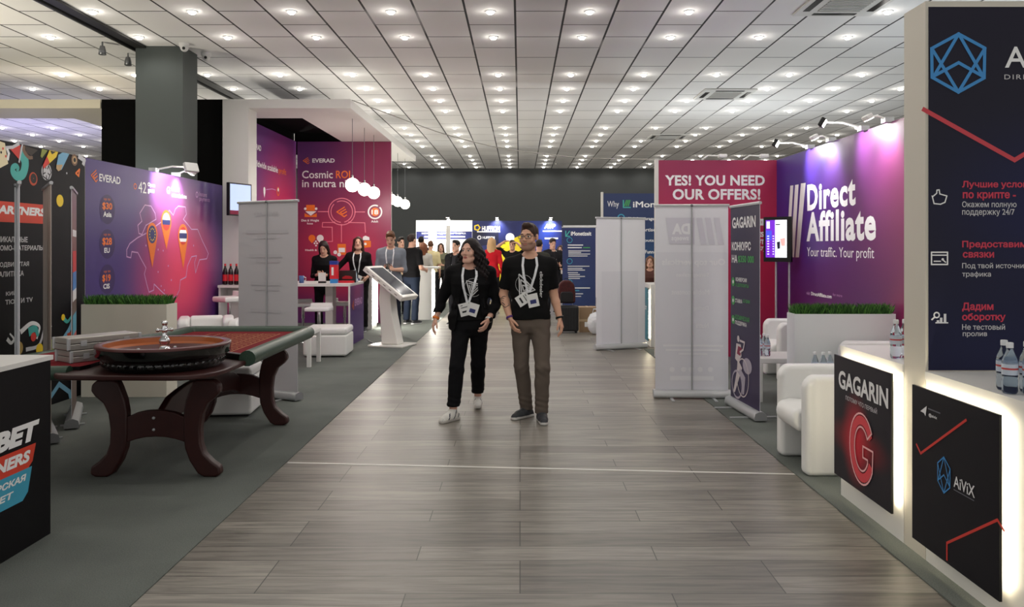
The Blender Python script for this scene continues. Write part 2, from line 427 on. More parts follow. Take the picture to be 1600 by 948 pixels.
# dark track in the ceiling on the left
struct('ceiling_trim_track', MB().b2((-5.45, 2, HC - .03), (-5.30, YB - .1, HC + .0), mat('dark track', (26, 26, 25), .5)).b2((-5.52, 2, HC - .05), (-5.49, YB - .1, HC), mat('dark track', (26, 26, 25), .5)), 'dark track along the ceiling left of the aisle')
COLM = mat('dark grey column paint', (66, 72, 70), .7)
struct('trim_column', MB().b2((-5.45, 11.34, 0), (-4.78, 11.85, HC), COLM), 'dark grey square column rising behind the purple stand wall')

# ---- downlights
LENS = mat('lit lamp lens', (255, 252, 244), .4, emit=26, ecol=(255, 247, 232))
RING = mat('white lamp ring', (235, 235, 232), .4)
dm = MB(); dm.lathe([(.066, 0), (.066, -.006), (.05, -.012), (.046, -.005)], RING, n=20); dm.lathe([(.045, -.005), (.041, -.022), (.028, -.034), (.0005, -.039)], LENS, n=20)
proto = dm.build('downlight', at=(0, 0, 0)); ld = bpy.data.lights.new('lamp', 'SPOT'); ld.energy = DOWN_W; ld.spot_size = 3.0; ld.spot_blend = .5; ld.shadow_soft_size = .05; ld.color = (1, .955, .9)
lamp0 = bpy.data.objects.new('lamp', ld); C.objects.link(lamp0); lamp0.location = (0, 0, -.07); lamp0.parent = proto
lg = bpy.data.lights.new('lamp glow', 'POINT'); lg.energy = GLOW_W; lg.shadow_soft_size = .04; lg.color = (1, .955, .9)
lamp1 = bpy.data.objects.new('lamp_glow', lg); C.objects.link(lamp1); lamp1.location = (0, 0, -.14); lamp1.parent = proto
first = True; nl = 0
AC = [(3.8, 9.3), (3.8, 14.85), (3.8, 20.6)]
for k in range(-12, 12):
    for g in range(0, 5):
        for j in range(4):
            X = -.36 + 1.2 * k; Y = 1.4 + 5.9 * g + 1.18 * j
            if Y > YB - .4 or Y < 1.2: continue
            px = VPX + X / Y * F_PX; py = VPY - (HC - EYE) / Y * F_PX
            if py > 2:
                if px < -5 or px > 1412: continue
                if px > 1214 and py > 247 - (px - 1214) * .277: continue
                if px < 165 and 148 < py < 176: continue
                if 165 < px < 350 and py > 150: continue
                if px < 165 and py > 250: continue
                if 212 < px < 313 and py > 72: continue
            elif abs(X) > 6 or Y < 3: continue
            if any(abs(X - a) < .62 and abs(Y - c) < .62 for a, c in AC): continue
            if first: o = proto; o.location = (X, Y, HC); first = False
            else: o = dup(proto, (X, Y, HC))
            tag(o, 'small round lit downlight set in a white ceiling tile', 'ceiling light', 'downlights in rows over the aisle'); nl += 1
print('downlights', nl)

# ---- unseen uplights added behind the stand walls to brighten the ceiling
def uplight(label, x, y, z, W, c, sz=.5):
    t = thing('added_uplight', label, 'added fill light', (x, y, 0))
    MB().tube([(x, y, CZ), (x, y, z)], .02, DALU).box((x, y, .02), (.4, .4, .03), DALU).build('stand', t)
    MB().box((x, y, z + .04), (sz + .06, .2, .08), BLACK).build('housing', t)
    MB().b2((x - sz / 2, y - .08, z + .081), (x + sz / 2, y + .08, z + .084), LENS).build('lens', t)
    l = bpy.data.lights.new('lamp', 'AREA'); l.shape = 'RECTANGLE'; l.size = sz; l.size_y = .16; l.energy = W; l.color = c
    o = bpy.data.objects.new('lamp', l); C.objects.link(o); o.parent = t; o.location = (0, 0, z + .1); o.rotation_euler = (PI, 0, 0)
uplight('added ceiling fill light on a pole behind the black sports wall', -7.6, 9.0, 1.3, UP_W * .85, (1, .91, .74))
uplight('added violet ceiling fill light on a pole far behind the black sports wall', -11.5, 18.5, 1.5, UP_W * .55, (.55, .5, 1))
uplight('added ceiling fill light on a pole behind the violet lettered wall', 6.4, 9.0, 1.0, UP_W * .55, (.82, .91, 1))
uplight('added ceiling fill light on a pole behind the crimson offer wall', 4.6, 16.0, 1.0, UP_W * .55, (.88, .95, 1))
uplight('added ceiling fill light on a pole behind the crimson diagram wall', -5.8, 18.5, 1.3, UP_W, (1, .95, .86))

# ---- ceiling cassettes
def cassette(x, y, label):
    t = thing('air_conditioner', label, 'air conditioner', (x, y, HC), 0, 'ceiling cassettes right of the aisle')
    g = mat('grey grille', (150, 150, 148), .6); wv = mat('cassette white', (214, 214, 210), .5)
    MB().b2((x - .48, y - .48, HC - .03), (x + .48, y + .48, HC - .001), wv).build('panel', t, bevel=.012, seg=2)
    m = MB()
    m.b2((x - .25, y - .25, HC - .036), (x + .25, y + .25, HC - .03), g)
    for i in range(9): m.b2((x - .25, y - .24 + i * .06 - .006, HC - .044), (x + .25, y - .24 + i * .06 + .006, HC - .036), wv)
    m.build('grille', t)
    for dx, dy, a, b_ in ((-.38, 0, .04, .26), (.38, 0, .04, .26), (0, -.38, .26, .04), (0, .38, .26, .04)):
        MB().b2((x + dx - a, y + dy - b_, HC - .034), (x + dx + a, y + dy + b_, HC - .03), BLACK).build('outlet_slot', t)
cassette(*AC[0], 'square white air conditioner cassette cut off by the top edge of the photo')
cassette(*AC[1], 'middle square white air conditioner cassette in the ceiling, nearer of two fully seen')
cassette(*AC[2], 'farthest square white air conditioner cassette in the ceiling')

# ---- small ceiling gear near the column
def dome(x, y, z, label):
    t = thing('dome_camera', label, 'camera', (x, y, z))
    wv = mat('camera white', (206, 206, 204), .35)
    MB().lathe([(.07, 0), (.07, -.04), (.06, -.055)], wv, (x, y, z), 20).build('housing', t)
    MB().sphere((x, y, z - .06), .055, wv).sphere((x + .01, y - .045, z - .075), .022, BLACK, 12, 8).build('lens_ball', t)
q = P(288, 70, 11.2); dome(q.x, q.y, HC, 'small white dome camera at the front corner of the dark column')
q = P(322, 82, 11.75); dome(q.x, q.y, HC, 'small white dome camera beyond the right edge of the dark column')
for px, py, Y, lb in ((160, 66, 11.1, 'small grey spotlight hanging from the ceiling, farther left of the column'), (200, 83, 11.75, 'small grey spotlight hanging from the ceiling beside the column top')):
    q = P(px, py, Y); t = thing('spotlight', lb, 'spotlight', (q.x, Y, HC))
    MB().tube([(q.x, Y, HC), (q.x, Y, HC - .06)], .012, DALU).build('stem', t)
    MB().lathe([(.03, .06), (.045, 0), (.05, -.06), (.044, -.06), (.035, -.02)], DALU, (q.x, Y, HC - .12), 16).build('lamp_head', t)

# ================================================================== boards of the stands
Z3 = Vector((0, 0, 1))
# ---- 1. left purple map wall
M_EV = blob_mat('purple map print', (74, 52, 122), [(.62, .45, .46, .62, (232, 66, 104), 1.0), (1, .1, .3, .6, (78, 50, 132), .95), (1, .95, .25, .4, (84, 56, 134), .8), (.55, .9, .3, .3, (150, 80, 150), .5), (.02, .5, .35, .9, (66, 48, 116), .9)])  # lighter blob at top centre paints lamp light into the print
XW = -4.69
t = thing('exhibition_wall', 'purple and pink stand wall printed with a map and three location pins', 'stand wall', (XW, 8.63, 0))
board_mesh((XW, 8.63, 0), (0, 1, 0), 3.97, CZ, 2.55, .06, M_EV, CREAMP).build('panel', t)
b_ = Board((XW, 8.63, 0), (0, 1, 0))
LIL = mat('lilac line print', (206, 160, 206), .5)
def elogo(B, cx, cy, h, m=ORANGE):
    u, v = B.px(cx, cy); _, v1 = B.px(cx, cy - h / 2); s = abs(v1 - v)
    B.line([(u + .55 * s, v + .95 * s), (u - .95 * s, v), (u + .5 * s, v - .95 * s), (u + .95 * s, v - .6 * s)], s * .2, m, 1)
    B.line([(u + .75 * s, v + .5 * s), (u - .3 * s, v - .1 * s)], s * .2, m, 1); B.line([(u - .3 * s, v - .1 * s), (u + .15 * s, v - .42 * s), (u + .95 * s, v + .05 * s)], s * .2, m, 1)
elogo(b_, 147, 274.5, 19); b_.pt('EVERAD', 155, 271, 283, 188, PRINTW, bold=.02)
b_.pt('42', 216, 283, 300.5, 228.5, PRINTW); b_.pt('Open', 230.5, 284.5, 292.5, 242, PRINTW, bold=.03); b_.pt('geos', 230.5, 294.5, 302.5, 241, PRINTW, bold=.03)
b_.pring(211, 291, 4, .012, ORANGE); b_.pring(263, 297, 5, .012, PRINTW); b_.pline([(261, 297), (262.6, 299.5), (265.5, 294)], .012, PRINTW)
b_.pt('Instant', 268, 291, 298, 280, PRINTW, bold=.03); b_.pt('commissions', 268, 300.5, 307.5, 291.5, PRINTW, bold=.03)
b_.pring(307.5, 304, 4, .012, LIL); b_.pt('Instant', 311.5, 299.5, 306, 323, LIL); b_.pt('payments', 311.5, 308, 315.5, 327.5, LIL)
VIO = mat('deep violet print', (54, 36, 92), .45)
for cy, a, c_, lines in ((327, '$30', 'Asia', (315.5, 328, 330, 338.5, 159.5, 175, 161, 174)), (381, '$28', 'EU', (371, 384, 387, 395, 159.5, 174.5, 162.5, 171)), (436, '$19', 'CIS', (429, 441.5, 443.5, 451.5, 159.5, 172.5, 161, 171))):
    u, v = b_.px(167.5, cy); b_.ell(u, v, .17, .168, VIO)
    b_.pt(a, lines[4], lines[0], lines[1], lines[5], ORANGE, 1, bold=.03); b_.pt(c_, lines[6], lines[2], lines[3], lines[7], PRINTW, 1, bold=.03)
    b_.pt('up to', 162, lines[0] - 6.5, lines[0] - 2, 172, ORANGE, 1)
K = lambda pts: [(x / 3.16, 200 + y / 3.16) for x, y in pts]
b_.pline(K([(715, 380), (745, 385), (765, 420), (770, 450), (720, 480), (700, 525), (685, 520), (680, 480), (700, 460), (690, 420)]), .014, LIL, closed=True)
b_.pline(K([(835, 405), (855, 430), (865, 400), (880, 385), (915, 390), (920, 425), (905, 450), (930, 480), (945, 500), (975, 500), (1000, 560), (1015, 590), (1028, 620), (1020, 645), (985, 650), (975, 680), (965, 715), (960, 665), (970, 630), (945, 635), (925, 680), (918, 735), (890, 750), (885, 800), (870, 830), (835, 840), (790, 800), (760, 770), (758, 800), (735, 810), (725, 775), (712, 720), (720, 690), (695, 645), (680, 615), (650, 610), (645, 640), (625, 635), (625, 600), (640, 570), (680, 540), (720, 520), (800, 460), (830, 420)]), .014, LIL, closed=True)
for x, y in ((805, 605), (780, 600), (830, 680), (780, 710), (845, 750), (810, 800), (720, 580), (955, 580), (795, 780)):
    b_.pell(x / 3.16, 200 + y / 3.16, 1.6, LIL)
DBLUE = mat('dark blue print', (40, 48, 110), .45)
for cx, cy, ty, kind in ((750, 525, 690, 0), (820, 462, 600, 1), (903, 532, 695, 2)):
    u, v = b_.px(cx / 3.16, 200 + cy / 3.16); ut, vt = b_.px((cx + 1) / 3.16, 200 + ty / 3.16)
    _, v1 = b_.px(cx / 3.16, 200 + (cy - 58) / 3.16); r = v1 - v
    pts = [(u + r * math.cos(a), v + r * math.sin(a)) for a in [(-.12 + 1.24 * k / 24) * PI for k in range(25)]]
    b_.poly([(ut, vt)] + pts, ORANGE, 1)
    k = r * .76
    arc = lambda a0, a1: [(u + k * math.cos(a0 + (a1 - a0) * i / 12), v + k * math.sin(a0 + (a1 - a0) * i / 12)) for i in range(13)]
    if kind == 0:
        b_.ell(u, v, k, k, DBLUE, 2)
        for i in range(12): b_.ell(u + k * .66 * math.cos(i * PI / 6), v + k * .66 * math.sin(i * PI / 6), k * .1, k * .1, YEL, 3, 8)
    else:
        cs = ((PRINTW, .2, 1), (DBLUE, -.35, .2), (REDP, -1, -.35)) if kind == 1 else ((REDP, .66, 1), (PRINTW, .3, .66), (DBLUE, -.3, .3), (PRINTW, -.66, -.3), (REDP, -1, -.66))
        for m, lo, hi in cs:
            a = [math.asin(lo + (hi - lo) * i / 8) for i in range(9)]
            b_.poly([(u + k * math.cos(x), v + k * math.sin(x)) for x in a] + [(u - k * math.cos(x), v + k * math.sin(x)) for x in a[::-1]], m, 2)
b_.build('lettering', t)

# ---- 2. black betting backdrop in the same plane, nearer
t = thing('exhibition_wall', 'black stand wall with cyrillic lettering, sports drawings and a red slanted banner print', 'stand wall', (XW, 5.9, 0))
board_mesh((XW, 5.9, 0), (0, 1, 0), 2.72, CZ, 2.55, .06, mat('black backdrop print', (16, 15, 21), .5, spec=.25), BLACK).build('panel', t)
b_ = Board((XW, 5.9, 0), (0, 1, 0))
b_.pbar(-50, 309.5, 344, 75, mat('banner red print', (214, 66, 44), .45)); b_.pt('PARTNERS', -12, 319, 333, 71, PRINTW, 1, bold=.05, shear=.15)
for s_, xl, yt, yb, xr in (('УНИКАЛЬНЫЕ', -10, 369, 378, 43), ('ПРОМО-МАТЕРИАЛЫ', -11, 383, 391.5, 67.5), ('ПРОДВИНУТАЯ', -11, 410, 419, 45), ('АНАЛИТИКА', -14, 425, 433.5, 37), ('КИЙ', 9, 454, 462, 25.5), ('TION И TV', 8, 468, 476, 51)):
    b_.pt(s_, xl, yt, yb, xr, mat('grey white print', (205, 203, 205), .5), bold=.025)
TEAL = mat('teal print', (72, 176, 168), .45); BRN = mat('brown print', (120, 92, 72), .5); GRYP = mat('light grey print', (205, 205, 210), .5); KEY = mat('black print', (18, 18, 20), .5); SKY = mat('pale blue print', (120, 175, 205), .5)
K2 = lambda pts: [(x / 6.77, 210 + y / 6.77) for x, y in pts]
b_.curve(K2([(200, 170), (250, 240), (265, 320), (240, 415), (185, 442), (140, 405), (135, 355), (165, 332), (190, 355), (178, 388)]), .13, .03, TEAL)
b_.ppoly(K2([(100, 150), (215, 110), (200, 265)]), REDP, 1); b_.pline(K2([(232, 110), (198, 290)]), .02, GRYP, 2); b_.pline(K2([(60, 140), (130, 135), (195, 100)]), .03, GRYP, 1)
b_.pline(K2([(75, 160), (90, 200), (80, 260)]), .03, PRINTW, 1); b_.curve(K2([(245, 120), (255, 180), (300, 240), (345, 245)]), .05, .03, BRN); b_.ppoly(K2([(260, 120), (400, 165), (330, 225), (280, 195)]), mat('dark brown print', (58, 48, 42), .5))
b_.pell(350 / 6.77, 210 + 470 / 6.77, 10.5, mat('rust print', (196, 76, 42), .5)); b_.pring(352 / 6.77, 210 + 465 / 6.77, 6, .02, KEY, 1); b_.pring(352 / 6.77, 210 + 465 / 6.77, 2.6, .02, KEY, 1)
b_.pell(490 / 6.77, 210 + 395 / 6.77, 13.5, GRYP); 
for i in range(5):
    a = i * 2 * PI / 5 + .4; b_.pline([(490 / 6.77 + 2.2 * math.cos(a), 268.3 + 6 * math.sin(a)), (490 / 6.77 + 5 * math.cos(a), 268.3 + 13 * math.sin(a))], .012, KEY, 1)
u, v = b_.px(490 / 6.77, 268.3); b_.ring(u, v, .075, .085, .012, KEY, 1, n=5)
b_.ppoly(K2([(520, 165), (610, 185), (590, 240), (460, 360), (455, 320)]), YEL, 2); b_.ppoly(K2([(490, 230), (520, 300), (455, 365), (450, 320)]), REDP, 3); b_.ppoly(K2([(525, 170), (585, 185), (545, 210)]), KEY, 3)
b_.ppoly(K2([(440, 150), (500, 170), (440, 250), (425, 230)]), mat('olive print', (140, 150, 70), .5), 1)
b_.ppoly(K2([(615, 215), (660, 190), (730, 205), (650, 370), (615, 388), (588, 360)]), SKY, 1); b_.ppoly(K2([(592, 320), (660, 320), (640, 375), (612, 388), (590, 360)]), mat('tan print', (196, 164, 120), .5), 2)
for r_, m_ in ((9, BRN), (6, mat('tan print', (196, 164, 120), .5)), (3.4, KEY)): b_.pell(785 / 6.77, 210 + 270 / 6.77, r_, m_, 1 if r_ > 8 else 2 if r_ > 5 else 3)
b_.pline(K2([(835, 235), (890, 275), (880, 310)]), .05, GRYP, 1); b_.pline(K2([(838, 370), (800, 410), (830, 440)]), .022, ORANGE, 1, closed=True); b_.pell(705 / 6.77, 210 + 410 / 6.77, 1.6, GRYP)
b_.pell(633 / 6.77, 210 + 700 / 6.77, 9.5, YEL)
b_.ppoly(K2([(-40, 60), (50, 90), (70, 220), (85, 310), (-30, 370)]), mat('cream print', (236, 222, 184), .5)); 
for i in range(4): b_.pell(i * 2.2 - 3 + (i % 2) * 5, 226 + i * 6, 2, REDP if i % 2 else KEY, 1)
K3 = lambda pts: [(x / 4.74, 350 + y / 4.74) for x, y in pts]
for pts, wd, m_ in (([(50, 850), (80, 880), (100, 850), (70, 810)], .04, PRINTW), ([(150, 800), (230, 735), (290, 760), (270, 850)], .05, PRINTW), ([(210, 800), (260, 775), (280, 830)], .09, TEAL), ([(190, 930), (290, 890), (340, 720), (380, 760)], .04, GRYP), ([(460, 870), (520, 760), (545, 640)], .07, SKY), ([(470, 700), (500, 720), (540, 660)], .05, TEAL), ([(500, 840), (560, 790)], .09, mat('rust print', (196, 76, 42), .5))):
    b_.curve(K3(pts), wd, wd * .4, m_, 1)
b_.pell(245 / 4.74, 350 + 835 / 4.74, 7, REDP, 2); b_.pell(135 / 4.74, 350 + 920 / 4.74, 11, mat('gold print', (190, 160, 90), .5), 2); b_.pell(290 / 4.74, 350 + 925 / 4.74, 9, YEL, 2); b_.pell(375 / 4.74, 350 + 900 / 4.74, 10, mat('olive print', (140, 150, 70), .5), 2); b_.pell(465 / 4.74, 350 + 690 / 4.74, 5, YEL, 2)
b_.pell(70 / 4.74, 350 + 1300 / 4.74, 9, SKY, 1); b_.pline([(80, 618), (92, 600), (108, 612), (112, 630)], .05, SKY, 1)
b_.build('lettering', t)

# ---- black drape and left canopy behind
struct('wall_black_drape', MB().b2((-6.6, 12.62, 0), (-5.47, 12.75, 3.91), BLACKM).b2((-5.47, 12.62, 0), (-4.70, 12.75, 3.91), BLACKM), 'black fabric screen standing behind the dark column')
cw = mat('cream canopy board', (222, 214, 192), .6)
t = thing('canopy', 'long cream canopy beam over the stands left of the dark column', 'canopy', (-10, 12.62, 3.77))
MB().b2((-14.9, 12.62, 3.77), (-6.62, 13.62, 3.91), cw).build('beam', t)
MB().b2((-7.6, 13.62, 3.77), (-6.62, 17, 3.91), cw).build('side_beam', t)

# ---- 3. the white portal of the middle left stand
PW = mat('white painted board', (228, 226, 222), .5)
t = thing('portal_frame', 'tall white frame stand with overhead beams and white column on the left', 'stand frame', (-4.48, 12.6, 0))
MB().b2((-4.685, 12.6, CZ), (-4.28, 13.0, 3.77), PW).build('post', t)
MB().b2((-4.685, 12.6, 3.77), (-2.67, 13.6, 3.91), PW).build('front_beam', t)
MB().b2((-3.7, 13.6, 3.77), (-2.67, 20.5, 3.91), PW).build('side_beam', t)
M_SIDE = blob_mat('violet profit print', (104, 54, 122), [(.75, .55, .6, .55, (214, 52, 96), 1.0), (.2, .1, .6, .4, (180, 50, 90), .7)])
t = thing('exhibition_wall', 'violet to pink side wall inside the white portal with one line of slogan lettering', 'stand wall', (-4.68, 13.2, 0))
board_mesh((-4.64, 13.02, 0), (0, 1, 0), 3.56, CZ, 3.76, .06, M_SIDE, CREAMP).build('panel', t)
b_ = Board((-4.64, 13.02, 0), (0, 1, 0))
elogo(b_, 390.5, 226, 9); b_.pt('EVERAD', 393.5, 222, 231, 408, PRINTW, bold=.03)
b_.pt('Worldwide scalable', 388.7, 246, 256.5, 434, PRINTW, bold=.02); b_.pt('profit', 435.5, 261, 273, 447, ORANGE, bold=.02)
b_.pell(413, 297, 5, PRINTW); b_.ppoly([(411.5, 300), (414.5, 300), (413, 309)], PRINTW); b_.pline([(416, 296), (425, 295), (431, 297)], .012, LIL); b_.pring(434.5, 299, 6, .03, ORANGE); b_.pell(434.5, 296, 3, PRINTW, 1)
b_.build('lettering', t)
M_BACK = blob_mat('crimson cosmic print', (132, 38, 78), [(.5, .35, .75, .35, (190, 46, 80), 1.0), (.1, .95, .75, .42, (96, 48, 108), 1.0), (.3, 0, .9, .22, (104, 54, 122), 1.0)])
YC = 16.6
t = thing('exhibition_wall', 'crimson back wall with white slogan, ring diagram and icons behind the bar table', 'stand wall', (-3.7, YC, 0))
board_mesh((-4.62, YC, 0), (1, 0, 0), 1.95, CZ, 3.765, .06, M_BACK, CREAMP).build('panel', t)
b_ = Board((-4.62, YC, 0), (1, 0, 0))
PINK = mat('pink line print', (232, 130, 150), .5)
elogo(b_, 478.5, 251, 10); b_.pt('EVERAD', 488, 247.5, 254, 523, PRINTW, bold=.03); b_.pt('Cosmic', 472, 266.5, 278.5, 520, PRINTW, bold=.012); b_.pt('ROI', 525, 266.5, 278.5, 547, ORANGE, bold=.012)
b_.pt('in nutra niche', 472, 280.5, 292.5, 566, PRINTW, bold=.012)
b_.pring(534, 330.5, 20.8, .018, PINK); b_.pring(534, 330.5, 16.8, .018, PINK, a0=-1.3, a1=2.0); b_.pring(534, 330.5, 16.8, .018, PINK, a0=2.4, a1=4.6); elogo(b_, 534, 331, 16)
for a, c_ in (((513, 330.5), (497, 330.5)), ((555, 331), (570, 331))): b_.pline([a, c_], .016, PINK); b_.pell(a[0], a[1], 1.3, PINK)
b_.pline([(523, 347.5), (504, 347.5), (503.5, 354.5), (519, 354.8), (519.5, 377), (510, 377.5)], .016, PINK); b_.pline([(533.5, 351), (533.5, 378)], .016, PINK); b_.pline([(546, 347.5), (570, 348), (571, 363)], .016, PINK)
for q in ((522.5, 347.3), (545.5, 347.3), (533.5, 351.3)): b_.pell(q[0], q[1], 1.4, PINK)
b_.pell(586, 331, 6.6, ORANGE); b_.pring(586, 331, 10.3, .03, PRINTW, a0=1.2, a1=7.0); b_.pt('18', 580.5, 327.5, 335, 591, PRINTW, 1, bold=.03); b_.pt('Adult', 580, 344, 347.5, 591, PRINTW, bold=.02)
b_.ppoly([(478.5, 320), (492, 320), (492, 329.5), (478.5, 329.5)], ORANGE); b_.ppoly([(477, 330), (494.5, 330), (485.7, 337)], PRINTW, 1); b_.ppoly([(476, 333), (485.5, 337.5), (495, 333), (495, 339), (476, 339)], ORANGE); b_.pell(477, 326, 2, PRINTW); b_.pell(494, 326, 2, PRINTW)
b_.pt('Diet & Weight', 471, 342.5, 347, 498.5, PRINTW, bold=.02); b_.pt('loss', 480, 347.5, 350.5, 489, PRINTW, bold=.02)
for q, m_, r_ in (((487.5, 372), ORANGE, 5.4), ((500.3, 372), PRINTW, 5.4)): b_.pell(q[0], q[1], r_, m_); b_.ppoly([(q[0] - r_ * .9, q[1] + 2.5), (q[0] + r_ * .9, q[1] + 2.5), (q[0], q[1] + r_ * 1.5)], m_)
for q in ((493.6, 377), (491.5, 380), (493.8, 383.5), (495.5, 380)): b_.pell(q[0], q[1], 1.4, PRINTW)
b_.pt('Health & Beauty', 477, 389, 393, 511, PRINTW, bold=.02)
b_.ppoly([(527.5, 381), (540.5, 381), (540.5, 398), (527.5, 398)], ORANGE); b_.ppoly([(529, 387), (539, 387), (539, 394), (529, 394)], PRINTW, 1); b_.pell(524, 394, 3, PRINTW, 1); b_.pell(530, 397.5, 3, PRINTW, 1)
b_.ppoly([(569, 376), (579.5, 376), (579.5, 386), (569, 387)], ORANGE); b_.ppoly([(567, 370), (571, 368), (577, 370.5), (577.5, 375), (567, 375)], PRINTW, 1); b_.pell(571, 381, 2, PRINTW, 1)
b_.build('lettering', t)
MB().b2((-4.70, 13.62, 3.93), (-3.72, 16.56, 4.06), BLACKM).b2((-4.74, 13.62, 3.5), (-4.715, 16.7, 4.06), BLACKM).b2((-4.7, 16.67, 3.5), (-3.72, 16.69, 4.06), BLACKM).build('black_portal_infill')['kind'] = 'structure'  # black sheets added above the portal so its opening reads dark

# ---- 4. right stand: back wall and side wall
XS, YS, HS = 3.69, 11.5, 2.83
M_YES = blob_mat('crimson offer print', (172, 38, 80), [(.2, 1, .9, .3, (140, 36, 78), .9), (.9, .5, .6, .5, (206, 36, 78), .8)])
t = thing('exhibition_wall', 'crimson stand wall reading YES! YOU NEED OUR OFFERS! behind the white banner', 'stand wall', (2.8, YS, 0))
board_mesh((1.99, YS, 0), (1, 0, 0), XS - 1.99, CZ, HS, .06, M_YES, CREAMP).build('panel', t)
MB().b2((1.94, YS - .01, CZ), (1.99, YS + .06, HS + .01), CREAMP).build('edge_post', t)
b_ = Board((1.99, YS, 0), (1, 0, 0))
b_.pt('YES! YOU NEED', 1039, 273.5, 290, 1195, PRINTW, bold=.034, spacing=1.04); b_.pt('OUR OFFERS!', 1051, 295, 312, 1188, PRINTW, bold=.034, spacing=1.04)
for s_, xl, yt, yb, xr in (('ES', 1183, 362, 370, 1194), ('UT', 1183, 374, 381.5, 1194), ('F-7)', 1182, 385, 393, 1195)): b_.pt(s_, xl, yt, yb, xr, PRINTW, bold=.04)
b_.pring(1188.5, 347, 5, .03, PRINTW, n=4, a0=PI / 4, a1=PI / 4 + 2 * PI); b_.pline([(1188.5, 343), (1188.5, 351)], .02, PRINTW)
b_.build('lettering', t)
M_DA = blob_mat('violet affiliate print', (84, 32, 100), [(.12, .85, .5, .8, (58, 40, 136), 1.0), (.95, .72, .5, .8, (132, 36, 78), 1.0), (1, .2, .4, .4, (196, 40, 66), 1.0), (.3, .1, .5, .5, (84, 26, 88), .9)])
YN = 6.6
t = thing('exhibition_wall', 'violet stand wall with big white lettering and three slanted bars under bright lamps', 'stand wall', (XS, 9, 0))
board_mesh((XS, YS, 0), (0, -1, 0), YS - YN, CZ, HS, .06, M_DA, CREAMP).build('panel', t)
b_ = Board((XS, YS, 0), (0, -1, 0))
for q in ([(1251.5, 286.5), (1259, 285.5), (1248.5, 402), (1243, 402)], [(1242.5, 289), (1248, 288), (1241, 402), (1235.5, 401)], [(1235, 290), (1239.8, 289.5), (1233, 400), (1228.5, 400)]): b_.ppoly(q, PRINTW)
b_.pt('Direct', 1261.5, 289, 330, 1337, PRINTW, bold=.036, spacing=1.1); b_.pt('Affiliate', 1260.5, 332, 377.5, 1369, PRINTW, bold=.036, spacing=1.1)
b_.pt('Your traffic. Your profit', 1261, 386, 404.5, 1366, PRINTW, bold=-.004); b_.pt('visit', 1260.5, 455, 460, 1265.5, LIL); b_.pt('DirectAffiliate.com', 1267.5, 455.5, 461, 1299.5, PRINTW, bold=.03); b_.pt('for more', 1301.5, 457.5, 462, 1316, LIL)
b_.build('lettering', t)

def arm_lamp(name, base, tip, aim, label, grp, headm, W, size=.16):
    t = thing(name, label, 'spotlight', base, 0, grp)
    base, tip = Vector(base), Vector(tip); mid = (base + tip) / 2 + Vector((0, 0, .03))
    MB().box(base, (.09, .09, .05), ALU).build('clamp', t)
    MB().tube([base, mid, tip], .011, mat('white lamp arm', (222, 222, 220), .35)).build('arm', t)
    d = (Vector(aim) - tip).normalized(); q = d.to_track_quat('-Z', 'Y'); R = q.to_matrix()
    h = MB().box(tip, (size, size * .62, .05), headm, rot=R); h.build('lamp_head', t, bevel=.012, seg=2)
    g = MB().box(tip + d * .027, (size * .84, size * .46, .004), LENS, rot=R); g.build('lamp_glass', t)
    l = bpy.data.lights.new('lamp', 'SPOT'); l.energy = W; l.spot_size = 1.75; l.spot_blend = .9; l.shadow_soft_size = .05; l.color = (.96, .97, 1)
    o = bpy.data.objects.new('lamp', l); C.objects.link(o); o.parent = t; o.location = tip + d * .05 - base; o.rotation_euler = q.to_euler()
    return t
def wallp(px, py, X): Y = X * F_PX / (px - VPX); return Vector((X, Y, EYE - (py - VPY) * Y / F_PX))
g_ = 'arm lamps on the violet wall'
p0 = wallp(1352, 209, XS); arm_lamp('arm_spotlight', (XS - .02, p0.y, HS + .02), (XS - .42, p0.y + .1, HS + .10), (XS, p0.y - .1, HS - .18), 'black flood lamp on a long white arm, nearer one above the violet wall', g_, BLACK, 80)
p0 = wallp(1268, 232, XS); arm_lamp('arm_spotlight', (XS - .02, p0.y, HS + .02), (XS - .42, p0.y + .1, HS + .08), (XS, p0.y - .1, HS - .18), 'black flood lamp on a long white arm, farther one near the wall corner', g_, BLACK, 80)
for px, lb in ((1301, 'small white spotlight clipped on the violet wall top between the two arm lamps'), (1390, 'small white spotlight clipped on the near top edge of the violet wall')):
    p0 = wallp(px, 220, XS); arm_lamp('clip_spotlight', (XS - .02, p0.y, HS + .02), (XS - .22, p0.y, HS + .05), (XS, p0.y, HS - .35), lb, 'clip lamps on the violet wall', mat('white lamp arm', (222, 222, 220), .35), 60, .12)
for px, lb in ((1113, 'white lamp lying on top of the crimson wall, left one'), (1178, 'white lamp lying on top of the crimson wall beside the corner')):
    q = P(px, 247, YS - .02); t = thing('clip_spotlight', lb, 'spotlight', (q.x, YS, HS), 0, 'lamps on the crimson wall')
    MB().tube([(q.x - .14, YS + .03, HS + .01), (q.x - .05, YS + .02, HS + .07), (q.x + .1, YS, HS + .06)], .011, RING).build('arm', t)
    MB().box((q.x + .15, YS, HS + .06), (.12, .1, .05), RING).build('lamp_head', t, bevel=.012, seg=2)
p0 = wallp(240, 258, XW); arm_lamp('arm_spotlight', (XW + .0, p0.y, 2.57), (XW + .48, p0.y, 2.60), (XW, p0.y + .25, 2.40), 'white flood lamp on a white arm over the purple map wall', None, mat('white lamp arm', (222, 222, 220), .35), 105, .2)
p0 = wallp(275, 262, XW); arm_lamp('clip_spotlight', (XW + .0, p0.y, 2.57), (XW + .22, p0.y, 2.60), (XW, p0.y, 2.3), 'small white clip lamp behind the flood lamp on the purple map wall', None, mat('white lamp arm', (222, 222, 220), .35), 40, .12)

